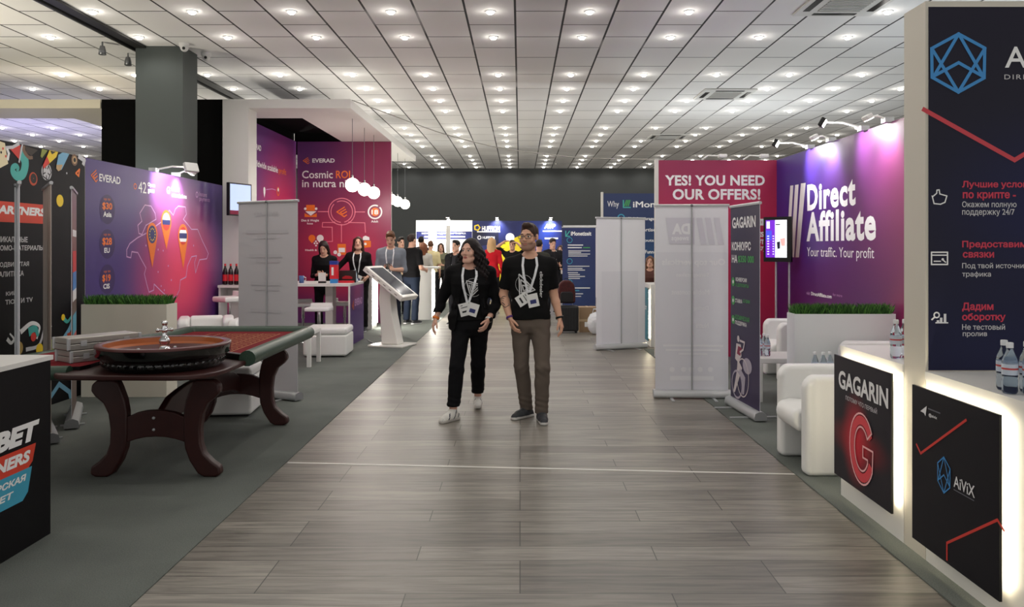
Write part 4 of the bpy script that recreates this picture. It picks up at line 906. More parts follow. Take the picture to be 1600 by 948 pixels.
for i in range(4): fl(-2.8, 5.98 + i * .42, -2.62, 5.98 + i * .42)
for i in range(12):
    for j in range(3):
        x, y = -2.545 + j * .15, 6.03 + i * .105
        for k in range(8):
            a, b = k * PI / 4, (k + 1) * PI / 4; fl(x + .045 * math.cos(a), y + .03 * math.sin(a), x + .045 * math.cos(b), y + .03 * math.sin(b), .004)
mb.build('layout_lines', t)
def fp(x, y): return (x * .00167 - 3.575 + .0, max(CZ, 1.172 - y * .001671))
LEGL = [(470, 298), (400, 298), (378, 318), (374, 345), (392, 368), (425, 395), (446, 440), (454, 500), (452, 560), (438, 602), (405, 635), (376, 655), (370, 685), (392, 702), (440, 703), (466, 684), (500, 632), (519, 580), (524, 530), (524, 430), (515, 380), (497, 330), (486, 305)]
SMO = lambda poly: poly
def endframe(y, lab):
    for mir in (0, 1):
        pts = [((1280 - x) if mir else x, yy) for x, yy in LEGL]
        MB().prism([fp(*q) for q in pts], (0, y, 0), (1, 0, 0), (0, 0, 1), (0, 1, 0), .075, WOOD).build('leg', t, bevel=.016, seg=3)
    top = [(520, 452), (560, 434), (600, 426), (640, 424), (680, 426), (720, 434), (760, 452)]; bot = [(760, 556), (720, 543), (680, 535), (640, 533), (600, 535), (560, 543), (520, 556)]
    MB().prism([fp(*q) for q in top + bot], (0, y + .012, 0), (1, 0, 0), (0, 0, 1), (0, 1, 0), .05, WOOD).build('cross_rail', t, bevel=.008, seg=2)
    MB().prism([fp(*q) for q in ((470, 298), (810, 298), (810, 259), (470, 259))], (0, y + .01, 0), (1, 0, 0), (0, 0, 1), (0, 1, 0), .055, WOOD).build('top_rail', t)
endframe(5.49, ''); endframe(7.08, '')
for z in (455, 503):
    X, Z_ = fp(632, z); MB().sphere((X, 5.502, Z_), .011, ALU, 12, 8).build('bolt', t)
bt = [(5.55, .44)] + bez((5.7, .52), (6.3, .64), (6.95, .50), 8) + [(7.1, .44), (7.1, .29)] + bez((6.95, .34), (6.3, .44), (5.7, .34), 8) + [(5.55, .29)]
MB().prism(bt, (-2.53, 0, 0), (0, 1, 0), (0, 0, 1), (1, 0, 0), .05, WOOD).build('long_stretcher', t, bevel=.01, seg=2)

# wheel
RW = mat('polished red mahogany', (74, 22, 19), .34, coat=.15); AMB = mat('amber varnished wood', (168, 88, 36), .34, coat=.15); EBO = mat('black lacquer', (10, 9, 9), .14, coat=.5)
z = .7755
t = thing('roulette', 'large roulette wheel with black bowl, red wooden rim and chrome spindle on the table', 'roulette wheel', (wc[0], wc[1], z))
MB().lathe([(.355, 0), (.366, .01), (.366, .022), (.38, .03), (.388, .06), (.405, .08), (.427, .092), (.429, .145)], EBO, (*wc, z), 64, cap=False).build('bowl', t)
MB().lathe([(.429, .145), (.430, .156), (.424, .162), (.386, .162), (.378, .155)], RW, (*wc, z), 64, cap=False).build('rim', t)
MB().lathe([(.378, .156), (.372, .125), (.358, .11), (.275, .055), (.272, .048)], AMB, (*wc, z), 64, mats=[AMB, AMB, RW, AMB], cap=False).build('ball_track', t)
m = MB(); m.lathe([(.222, .04), (.10, .075), (.05, .10)], RW, (*wc, z), 48)
for k in range(38):
    a0, a1 = 2 * PI * k / 38, 2 * PI * (k + 1) / 38
    mm = mat('green pocket', (30, 110, 60), .4) if k in (0, 19) else (mat('red pocket', (160, 26, 26), .4) if k % 2 else EBO)
    m.add([(wc[0] + r * math.cos(a), wc[1] + r * math.sin(a), z + h) for r, h, a in ((.274, .052, a0), (.274, .052, a1), (.222, .04, a1), (.222, .04, a0))], [(0, 1, 2, 3)], mm)
m.build('rotor', t)
m = MB(); m.lathe([(.062, .095), (.055, .105), (.035, .118), (.028, .148), (.036, .163), (.036, .178), (.02, .2), (.015, .215), (.018, .235), (.02, .262), (.012, .272), (.018, .282), (.022, .298), (.012, .31), (.0005, .312)], CHROME, (*wc, z), 24)
for k in range(4):
    a = k * PI / 2 + .5; d = Vector((math.cos(a), math.sin(a), 0)); c_ = Vector((*wc, z + .245)); m.tube([c_, c_ + d * .04], .009, CHROME, 8); m.sphere(c_ + d * .043, .014, CHROME, 10, 8)
m.build('spindle', t)
for k in range(8):
    a = k * PI / 4 + .2; d = Vector((math.cos(a), math.sin(a), 0)); c_ = Vector((*wc, z)) + d * .318; c_.z = z + .088; MB().sphere(c_, (.013, .013, .009), ALU, 8, 6).build('deflector', t)
m = MB(); n_ = 288; vs = []
for h, e in ((.022, 0), (.030, .6), (.042, 1), (.054, .6), (.062, 0)):
    for k in range(n_):
        a = 2 * PI * k / n_; r = .379 + .22 * h * .35 + e * (.004 + .009 * max(0, math.sin(a * 48)) + .003 * math.sin(a * 96)); vs.append((wc[0] + r * math.cos(a), wc[1] + r * math.sin(a), z + h))
m.add(vs, [(j * n_ + k, j * n_ + (k + 1) % n_, (j + 1) * n_ + (k + 1) % n_, (j + 1) * n_ + k) for j in range(4) for k in range(n_)], EBO, True)
m.build('carved_band', t)

# cases
CASE = mat('case aluminium sheet', (178, 174, 168), .36, .55); 
def chipcase(label, ox, oy, z0):
    t = thing('chip_case', label, 'case', (0, 0, 0), 0, 'aluminium chip cases')
    MB().b2((0, 0, 0), (.50, .2, .04), CASE).build('body', t, bevel=.006, seg=2); MB().b2((0, 0, .042), (.50, .2, .082), CASE).build('lid', t, bevel=.006, seg=2)
    MB().b2((0.004, .004, .038), (.496, .196, .044), BLACK).build('seam', t)
    for x in (.1, .4): MB().b2((x - .02, -.006, .022), (x + .02, 0, .06), ALU).build('latch', t)
    MB().tube([(.2, 0, .03), (.2, -.025, .03), (.3, -.025, .03), (.3, 0, .03)], .006, BLACK, 6).build('handle', t)
    MB().lathe([(.012, 0), (.012, .004)], BLACK, (0, 0, 0), 12).build('corner_button', t)
    for x in (0, .50):
        for y in (0, .2): MB().box((x, y, .041), (.02, .02, .081), ALU).build('corner_cap', t, bevel=.003, seg=1)
    t.location = (ox, oy, z0); t.rotation_euler.z = math.atan2(.82, .572); return t
chipcase('silver aluminium chip case lying on red felt, lower of the two', -3.03, 5.40, .8005)
chipcase('silver aluminium chip case on top of the other one beside the wheel', -3.045, 5.395, .886)

# ================================================================== bottles
def bottle(label, group):
    PET = mat('clear bottle plastic', (214, 226, 236), .06, trans=1, ior=1.2)
    o = MB().lathe([(.001, 0), (.026, .002), (.031, .012), (.031, .06), (.0285, .068), (.031, .076), (.031, .135), (.028, .15), (.014, .185), (.0125, .192), (.0125, .2)], PET, n=20).build('water_bottle', at=(0, 0, 0))
    tag(o, label, 'bottle', group)
    MB().lathe([(.0145, .196), (.0145, .216), (.013, .219), (.0005, .219)], mat('white cap', (226, 228, 230), .4), n=16).build('cap', o)
    MB().lathe([(.0316, .082), (.0316, .104)], mat('blue white label', (196, 206, 220), .5), n=20).lathe([(.0316, .104), (.0316, .112)], mat('red label stripe', (190, 70, 70), .5), n=20).lathe([(.0316, .112), (.0316, .128)], mat('blue white label', (196, 206, 220), .5), n=20).build('paper_label', o)
    return o
B0 = bottle('clear water bottle at the left front end of the cluster on the hexagon logo counter', 'water bottles on the hexagon logo counter'); B0.location = (2.10, 3.43, .96)
for i, (x, y, lb) in enumerate(((2.165, 3.39, 'second water bottle from the left in the hexagon logo counter cluster'), (2.235, 3.36, 'third water bottle from the left in the hexagon logo counter cluster'), (2.13, 3.52, 'rear water bottle behind the left one of the hexagon logo counter cluster'), (2.20, 3.47, 'rear water bottle behind the second of the hexagon logo counter cluster'), (2.27, 3.45, 'rear water bottle at the right of the hexagon logo counter cluster'))): dup(B0, (x, y, .96), i, lb)
dup(B0, (2.115, 4.50, .96), 1, 'left water bottle on the counter with the red G beside the white pillar', 'water bottles on the counter with the red G'); dup(B0, (2.18, 4.53, .96), 2, 'water bottle on the counter with the red G half hidden by the white pillar', 'water bottles on the counter with the red G')
for x, y, lb in ((2.50, 8.35, 'front left'), (2.575, 8.33, 'front right'), (2.51, 8.5, 'rear left'), (2.585, 8.48, 'rear right')): dup(B0, (x, y, .45), x * 9, lb + ' water bottle of the four on the low table by the crimson wall', 'water bottles on the far low table')
for x, y, lb in ((2.58, 7.0, 'left'), (2.645, 6.98, 'middle'), (2.71, 7.0, 'right')): dup(B0, (x, y, .45), x * 7, lb + ' water bottle on the low table behind the nearest armchair', 'water bottles behind the nearest armchair')

# ================================================================== screens
SCRV = blob_mat('dark', (20, 20, 40), [])if False else None
t = thing('display_screen', 'portrait display screen with purple and white picture on two thin poles', 'screen', (3.40, 10.65, CZ))
p0 = P(1193, 340, 10.75); p1 = P(1236, 340, 10.5); U = Vector((p1.x - p0.x, p1.y - p0.y, 0)); W = U.length; U.normalize(); N = U.cross(Z3)
O = Vector((p0.x, p0.y, 0)); zt, zb = EYE + 46.5 * 10.6 / F_PX, EYE - 24 * 10.6 / F_PX
board_mesh(O, U, W, zb, zt, .05, BLACK, BLACK).build('housing', t)
sc = bpy.data.materials.new('screen picture'); sc.use_nodes = True
def scr(name, rgb, e=1.1): return mat(name, rgb, .3, emit=e)
b_ = Board(O, U)
b_.pbar(1196.5, 344, 402, 1229.5, scr('screen white', (236, 238, 245), 1.0)); b_.pbar(1196.5, 344, 402, 1211, scr('screen violet', (110, 40, 190), .9), 1); b_.pbar(1198, 346, 357, 1203, scr('screen white', (236, 238, 245), 1.0), 2); b_.pbar(1197, 360, 375, 1206, scr('screen blue', (70, 80, 210), .9), 2)
for i in range(8): b_.pbar(1199, 368 + i * 4, 369.5 + i * 4, 1202, scr('screen white', (236, 238, 245), 1.0), 3); b_.pbar(1207.5, 368 + i * 4, 369.5 + i * 4, 1209.5, scr('screen white', (236, 238, 245), 1.0), 3)
b_.pbar(1212, 350, 351.5, 1219, scr('screen dark', (40, 40, 60), .3), 2); b_.ppoly([(1219, 373), (1227, 371), (1227, 384), (1221, 384)], scr('screen pink', (220, 170, 165), .8), 2); b_.ppoly([(1214, 378), (1219, 377), (1219, 388), (1215, 389)], scr('screen dark', (40, 40, 60), .3), 3)
b_.build('screen', t)
for k in (.38, .86):
    q = O + U * W * k - N * .07
    MB().tube([(q.x, q.y, CZ), (q.x, q.y, zt - .1)], .014, ALU, 10).build('pole', t)
    MB().box((q.x, q.y, zb + .2), (.05, .06, .2), BLACK).build('bracket', t)
q = O + U * W * .62 - N * .07
MB().box((q.x, q.y, CZ + .01), (.34, .34, .02), DALU).build('base', t)
t = thing('television', 'wall television with pale blue picture on the white column', 'screen', (-4.3, 12.35, 2.3))
p0 = P(358, 312, 12.06); p1 = P(393, 312, 12.52); U = Vector((p1.x - p0.x, p1.y - p0.y, 0)); W = U.length; U.normalize(); N = U.cross(Z3); O = Vector((p0.x, p0.y, 0))
board_mesh(O, U, W, 2.06, 2.56, .05, BLACK, BLACK).build('housing', t)
b_ = Board(O, U); b_.poly([(.02, 2.14), (W - .02, 2.14), (W - .02, 2.54), (.02, 2.54)], scr('tv picture', (170, 186, 222), .9)); b_.poly([(.02, 2.08), (W - .02, 2.08), (W - .02, 2.14), (.02, 2.14)], scr('tv magenta', (110, 20, 50), .5)); b_.poly([(W * .55, 2.14), (W - .02, 2.14), (W - .02, 2.22), (W * .55, 2.24)], scr('tv blue', (80, 80, 180), .6), 1)
b_.build('screen', t)
mid = O + U * W * .6 - N * .05; MB().tube([(mid.x, mid.y, 2.3), (-4.33, 12.6, 2.3)], .025, BLACK).build('wall_bracket', t)

# ================================================================== touch kiosk
KW = mat('white kiosk gloss', (228, 226, 220), .22)
t = thing('touch_kiosk', 'white floor standing touch kiosk with tilted dark screen beside the aisle', 'kiosk', (0, 0, 0))
MB().b2((-.30, -.27, 0), (.30, .27, .03), KW).build('base', t, bevel=.008, seg=2)
side = [(-.14, .03), (.15, .03), (.10, .25), (.045, .5), (.02, .72), (.03, .95), (-.17, .98), (-.19, .75), (-.17, .5)]
MB().prism(side, (0, -.11, 0), (1, 0, 0), (0, 0, 1), (0, 1, 0), .22, KW).build('pillar', t, bevel=.015, seg=2)
ang = math.radians(36); R = Euler((0, ang, 0)).to_matrix(); c0 = Vector((-.03, 0, 1.0))
MB().box(c0, (.82, .56, .085), KW, rot=R).build('screen_housing', t, bevel=.012, seg=2)
MB().box(c0 + R @ Vector((0, 0, .0435)), (.70, .44, .003), mat('dark glass screen', (40, 44, 62), .08), rot=R).build('screen', t)
m = MB()
for i in range(6): m.box(c0 + R @ Vector((-.32 + i * .12, -.281, 0)), (.05, .002, .012), mat('kiosk slots', (120, 118, 112), .5), rot=R)
m.build('side_slots', t)
t.location = (-2.04, 12.8, CZ); t.rotation_euler.z = -math.radians(18)

# ================================================================== bar table with purple panel, stools, things on it
M_PP = blob_mat('purple panel print', (84, 52, 118), [(.5, .9, .8, .4, (150, 60, 110), .8)])
t = thing('bar_table', 'white bar table with a purple end panel in the white portal stand', 'table', (-3.3, 13.25, CZ))
MB().b2((-4.0, 12.72, .955), (-2.70, 13.82, .995), WHITE).build('tabletop', t)
board_mesh((-2.70, 12.72, 0), (0, 1, 0), 1.1, CZ, .955, .03, M_PP, WHITE).build('end_panel', t)
MB().b2((-3.2, 13.15, CZ), (-3.08, 13.4, .955), PW).build('leg', t); MB().b2((-3.95, 13.15, CZ), (-3.9, 13.4, .955), PW).build('leg', t)
b_ = Board((-2.70, 12.72, 0), (0, 1, 0)); elogo(b_, 551.5, 477, 14); b_.pt('EVERAD', 554.5, 467, 478, 566, LIL, bold=.03); b_.build('lettering', t)
def stool(label):
    t = thing('bar_stool', label, 'stool', (0, 0, 0), 0, 'white bar stools')
    MB().b2((-.19, -.17, .585), (.19, .17, .645), WFAB).build('seat', t, bevel=.022, seg=3)
    MB().prism([(-.18, .63), (.18, .63), (.17, .70), (-.17, .70)], (0, .15, 0), (1, 0, 0), (0, 0, 1), (0, 1, 0), .025, WFAB).build('backrest', t, bevel=.01, seg=2)
    MB().lathe([(.02, .02), (.02, .38), (.028, .39), (.028, .585)], CHROME, n=14).build('post', t)
    MB().lathe([(.19, 0), (.19, .008), (.04, .025), (.03, .04)], CHROME, n=24).build('base', t)
    MB().tube([(.02, 0, .25), (.15, -.02, .25), (.15, -.14, .25), (-.15, -.14, .25), (-.15, -.02, .25), (-.02, 0, .25)], .009, CHROME, 8).build('footrest', t)
    return t
s0 = stool('white bar stool in front of the bar table'); s0.location = (-3.12, 12.42, CZ); s0.rotation_euler.z = 0
dup(s0, (-2.98, 13.6, CZ), PI / 2, 'white bar stool half hidden by the purple table panel')
dup(s0, (-3.62, 13.35, CZ), .4, 'bar stool under the left half of the bar table')
dup(s0, (-4.27, 11.75, CZ), -.7, 'white bar stool before the bottle shelf on the left').scale = (1, 1, 1.32)
def item(name, label, cat, mb, at, **k): o = mb.build(name, at=at, **k); tag(o, label, cat); return o
x, y, z = -3.02, 13.0, .995
t = thing('drink_carton', 'tall red and blue carton on the bar table', 'carton', (x, y, z))
MB().b2((x - .055, y - .055, z), (x + .055, y + .055, z + .07), BLUEP).build('blue_foot', t); MB().b2((x - .06, y - .06, z + .07), (x + .06, y + .06, z + .30), mat('bright red carton', (214, 40, 52), .4)).build('red_sleeve', t)
MB().prism([(-.06, .30), (.06, .30), (.065, .36), (-.065, .36)], (x, y - .06, z), (1, 0, 0), (0, 0, 1), (0, 1, 0), .12, mat('deep blue carton', (40, 60, 150), .4)).build('blue_top', t)
MB().b2((x - .03, y - .0615, z + .13), (x + .005, y - .06, z + .26), PRINTW).build('white_print', t)
x, y = -2.76 - .0, 13.1
t = thing('gift_box', 'dark open box with a red strip and car picture on the bar table', 'box', (-2.83, 13.12, z))
MB().b2((-2.97, 13.05, z), (-2.73, 13.2, z + .035), mat('bright red carton', (214, 40, 52), .4)).build('red_tray', t); MB().b2((-2.99, 13.2, z), (-2.71, 13.23, z + .20), mat('dark brown card', (36, 26, 26), .4)).build('lid', t)
MB().prism([(-.08, .06), (.08, .06), (.085, .09), (.04, .11), (-.03, .115), (-.08, .09)], (-2.85, 13.198, z), (1, 0, 0), (0, 0, 1), (0, 1, 0), -.004, mat('car red picture', (170, 30, 40), .3)).build('picture', t)
item('paper_stand', 'small white card stand on a black foot on the bar table', 'card stand', MB().b2((-3.28, 13.0, z), (-3.16, 13.06, z + .03), BLACK).prism([(-.06, .03), (.06, .03), (.055, .17), (-.065, .17)], (-3.22, 13.02, z), (1, 0, 0), (0, 0, 1), (0, 1, 0), .012, WHITE), (-3.22, 13.03, z))
item('mug', 'blue and white mug at the left of the bar table', 'mug', MB().lathe([(.0005, .004), (.04, .004), (.042, .12), (.038, .12), (.036, .01), (.0005, .01)], mat('blue mug glaze', (70, 96, 150), .3), (-3.55, 13.0, z), 20).tube([(-3.51, 13.0, z + .1), (-3.48, 13, z + .09), (-3.48, 13, z + .05), (-3.51, 13, z + .03)], .007, WHITE, 6), (-3.55, 13.0, z))
item('clear_jar', 'clear plastic jar beside the dark box on the bar table', 'jar', MB().lathe([(.001, 0), (.055, .002), (.055, .2), (.05, .2), (.05, .006), (.001, .006)], mat('clear bottle plastic', (214, 226, 236), .06), (-2.77, 13.42, z), 20), (-2.77, 13.42, z))
# bottle shelf beside the column
t = thing('shelf_cabinet', 'white shelf cabinet with dark bottles against the white column', 'cabinet', (-4.4, 12.4, CZ))
MB().b2((-4.62, 12.22, .96), (-4.10, 12.58, 1.0), WHITE).build('worktop', t); MB().b2((-4.62, 12.26, CZ), (-4.59, 12.58, .96), WHITE).build('side_panel', t); MB().b2((-4.13, 12.26, CZ), (-4.10, 12.58, .96), WHITE).build('side_panel', t); MB().b2((-4.59, 12.55, CZ), (-4.13, 12.58, .96), WHITE).build('back_panel', t)
def darkbottle(label):
    o = MB().lathe([(.0005, 0), (.036, .003), (.038, .02), (.038, .19), (.03, .23), (.015, .27), (.013, .30)], mat('dark bottle', (30, 10, 12), .12, coat=.4), n=16).build('dark_bottle', at=(0, 0, 0)); tag(o, label, 'bottle', 'dark bottles on the white shelf')
    MB().lathe([(.0155, .29), (.0155, .325), (.0005, .326)], mat('red cap', (200, 30, 40), .4), n=12).build('cap', o); MB().lathe([(.0386, .06), (.0386, .16)], mat('bright red carton', (214, 40, 52), .4), n=16).build('paper_label', o); return o
d0 = darkbottle('first dark bottle from the left on the white shelf by the column'); d0.location = (-4.54, 12.32, 1.0)
for i, n_ in enumerate(('second', 'third', 'fourth', 'fifth')): dup(d0, (-4.54 + (i + 1) * .085, 12.32 + .01 * (i % 2), 1.0), i, n_ + ' dark bottle from the left on the white shelf by the column')
# pendant globes
def globe(x, y, z, label, grp):
    t = thing('pendant_lamp', label, 'pendant lamp', (x, y, 3.77), 0, grp)
    MB().sphere((x, y, z), .118, GLOBE, 28, 18).build('globe', t); MB().lathe([(.02, 0), (.02, .05), (.008, .06)], CHROME, (x, y, z + .112), 12).build('socket', t); MB().tube([(x, y, 3.77), (x, y, z + .16)], .005, DALU, 6).build('cable', t)
    l = bpy.data.lights.new('lamp', 'POINT'); l.energy = 14; l.shadow_soft_size = .118; l.color = (1, .94, .86); o = bpy.data.objects.new('lamp', l); C.objects.link(o); o.parent = t; o.location = (0, 0, z - 3.77 - .2)
for y, lb in ((13.65, 'nearest'), (14.7, 'middle'), (15.65, 'farthest')): globe(-2.86, y, 2.64, lb + ' glowing globe pendant of the near three over the bar table', 'near globe pendants')
for y, lb in ((17.8, 'nearest'), (18.7, 'middle'), (19.9, 'farthest')): globe(-2.86, y, 2.64, lb + ' glowing globe pendant of the far three beyond the crimson wall', 'far globe pendants')
# far white counters
def simple_counter(label, x0, x1, y0, y1, h):
    t = thing('reception_counter', label, 'counter', ((x0 + x1) / 2, (y0 + y1) / 2, CZ), 0, 'white lit counters on the left')
    MB().b2((x0, y0, CZ), (x1 - .03, y1, h - .04), WHITE).build('body', t); MB().b2((x0 - .01, y0 - .01, h - .04), (x1 + .12, y1 + .01, h), WHITE).build('worktop', t)
    MB().b2((x1 - .03, y0 + .03, .1), (x1 - .005, y1 - .03, h - .1), LEDW).build('light_strip', t)
simple_counter('white counter with a glowing side strip in the aisle beyond the kiosk', -2.32, -1.88, 17.3, 17.75, 1.15)
simple_counter('white counter with a glowing side strip behind the purple table panel', -3.25, -2.80, 15.3, 15.8, 1.08)
item('phone', 'small white phone lying on the white counter in the aisle', 'phone', MB().b2((-2.2, 17.4, 1.15), (-2.08, 17.5, 1.165), WHITE), (-2.14, 17.45, 1.15))
# teal counter far right
t = thing('reception_counter', 'white counter with teal panel glowing behind the farther white banner', 'counter', (2.35, 12.7, CZ))
MB().b2((2.06, 12.6, CZ), (2.6, 13.4, .99), WHITE).build('body', t); board_mesh((2.02, 13.35, 0), (0, -1, 0), .72, .1, .93, .012, mat('teal panel print', (24, 110, 130), .4), BLACK).build('front_panel', t)
MB().b2((2.035, 12.64, .14), (2.045, 12.66, .9), LED).build('light_strip', t); MB().b2((2.03, 12.9, .5), (2.06, 12.95, .55), ALU).build('spacer', t)
b_ = Board((2.02, 13.35, 0), (0, -1, 0)); b_.text('iMONETIZEIT', .12, .6, .58, .64, PRINTW, 1, bold=.03); b_.build('lettering', t)
# luggage in the aisle
x0, x1 = .72, 1.08
t = thing('suitcase', 'black ribbed suitcase standing on the laminate behind the man', 'suitcase', (.9, 14.8, 0))
MB().b2((x0, 14.68, .03), (x1, 14.92, .50), mat('black suitcase shell', (26, 26, 28), .45)).build('shell', t, bevel=.035, seg=3)
m = MB()
for i in range(6): m.b2((x0 + .05 + i * .05, 14.672, .08), (x0 + .065 + i * .05, 14.68, .45), BLACK)
m.build('ribs', t)
for xx in (x0 + .05, x1 - .05):
    for yy in (14.72, 14.88): MB().lathe([(.001, 0), (.02, .004), (.02, .03), (.001, .034)], BLACK, (xx, yy, 0), 10).build('wheel', t)
MB().tube([(x0 + .1, 14.9, .5), (x0 + .1, 14.9, .54), (x1 - .1, 14.9, .54), (x1 - .1, 14.9, .5)], .01, DALU, 6).build('handle', t)
t = thing('backpack', 'dark red and black backpack lying on the black suitcase', 'backpack', (.86, 14.8, .545))
RBP = mat('dark red patterned cloth', (92, 26, 28), .8, noise=(22, (20, 16, 18)))
MB().prism([(-.16, .545), (.16, .545), (.165, .75), (.14, .90), (.07, .965), (-.07, .965), (-.14, .90), (-.165, .75)], (.86, 14.73, 0), (1, 0, 0), (0, 0, 1), (0, 1, 0), .17, RBP).build('sack', t, bevel=.04, seg=4)
MB().prism([(-.12, .56), (.12, .56), (.12, .72), (.09, .76), (-.09, .76), (-.12, .72)], (.86, 14.685, 0), (1, 0, 0), (0, 0, 1), (0, 1, 0), .05, mat('black nylon', (20, 18, 20), .7)).build('front_pocket', t, bevel=.02, seg=3)
MB().tube([(.82, 14.82, .96), (.83, 14.82, 1.0), (.89, 14.82, 1.0), (.90, 14.82, .96)], .009, BLACK, 6).build('carry_loop', t)
for s in (-1, 1): MB().tube([(.86 + s * .07, 14.9, .93), (.86 + s * .10, 14.93, .8), (.86 + s * .09, 14.9, .60)], .016, BLACK, 6).build('strap', t)
t = thing('cardboard_box', 'brown cardboard box beside the black suitcase', 'box', (1.25, 15, 0))
CB = mat('brown cardboard', (150, 124, 96), .8); MB().b2((1.1, 14.85, 0), (1.42, 15.2, .46), CB).build('carton', t); MB().b2((1.1, 14.849, .2), (1.42, 14.85, .24), mat('packing tape', (190, 165, 130), .3)).b2((1.24, 14.84, .46), (1.28, 15.21, .463), mat('packing tape', (190, 165, 130), .3)).build('tape', t); MB().b2((1.2, 14.846, .1), (1.3, 14.8485, .19), PRINTW).build('sticker', t)
t = thing('plastic_bag', 'crumpled white plastic bag beside the cardboard box', 'bag', (1.35, 14.5, 0))
rng = np.random.RandomState(3); m = MB(); m.sphere((1.38, 14.45, .2), (.17, .14, .2), mat('white plastic bag', (214, 216, 220), .35, bump=(24, .6)), 22, 14); m.v = [(x + rng.uniform(-.012, .012), y + rng.uniform(-.012, .012), max(0.0, z + rng.uniform(-.012, .012))) for x, y, z in m.v]; m.build('sack', t)
MB().tube([(1.3, 14.45, .36), (1.33, 14.45, .46), (1.42, 14.45, .46), (1.45, 14.45, .36)], .012, mat('white plastic bag', (214, 216, 220), .35), 6).build('handle', t)
# hanging wire
pts = [Vector((-2.655, 12.64, 3.9)), P(690, 209, 12.4), P(776, 231, 12.1), P(900, 247, 11.8), P(1030, 249, 11.52)]
cp = []
for i in range(len(pts) - 1):
    for k in range(6): cp.append(pts[i].lerp(pts[i + 1], k / 6))
cp.append(pts[-1])
for _ in range(3): cp = [cp[0]] + [(cp[i - 1] + cp[i] * 2 + cp[i + 1]) / 4 for i in range(1, len(cp) - 1)] + [cp[-1]]
item('hanging_cable', 'thin pale cable slung under the ceiling from the white portal to the crimson wall', 'cable', MB().tube(cp, .008, mat('pale cable', (170, 168, 160), .5), 6), tuple(cp[0]))

pc = [Vector((-2.6, 13.6, CZ + .006)), Vector((-2.5, 13.3, CZ + .006)), Vector((-2.42, 13.1, CZ + .006)), Vector((-2.3, 13.0, CZ + .006))]
item('floor_cable', 'black cable lying on the carpet between the purple panel and the kiosk', 'cable', MB().tube(pc, .006, BLACK, 6), tuple(pc[0]))

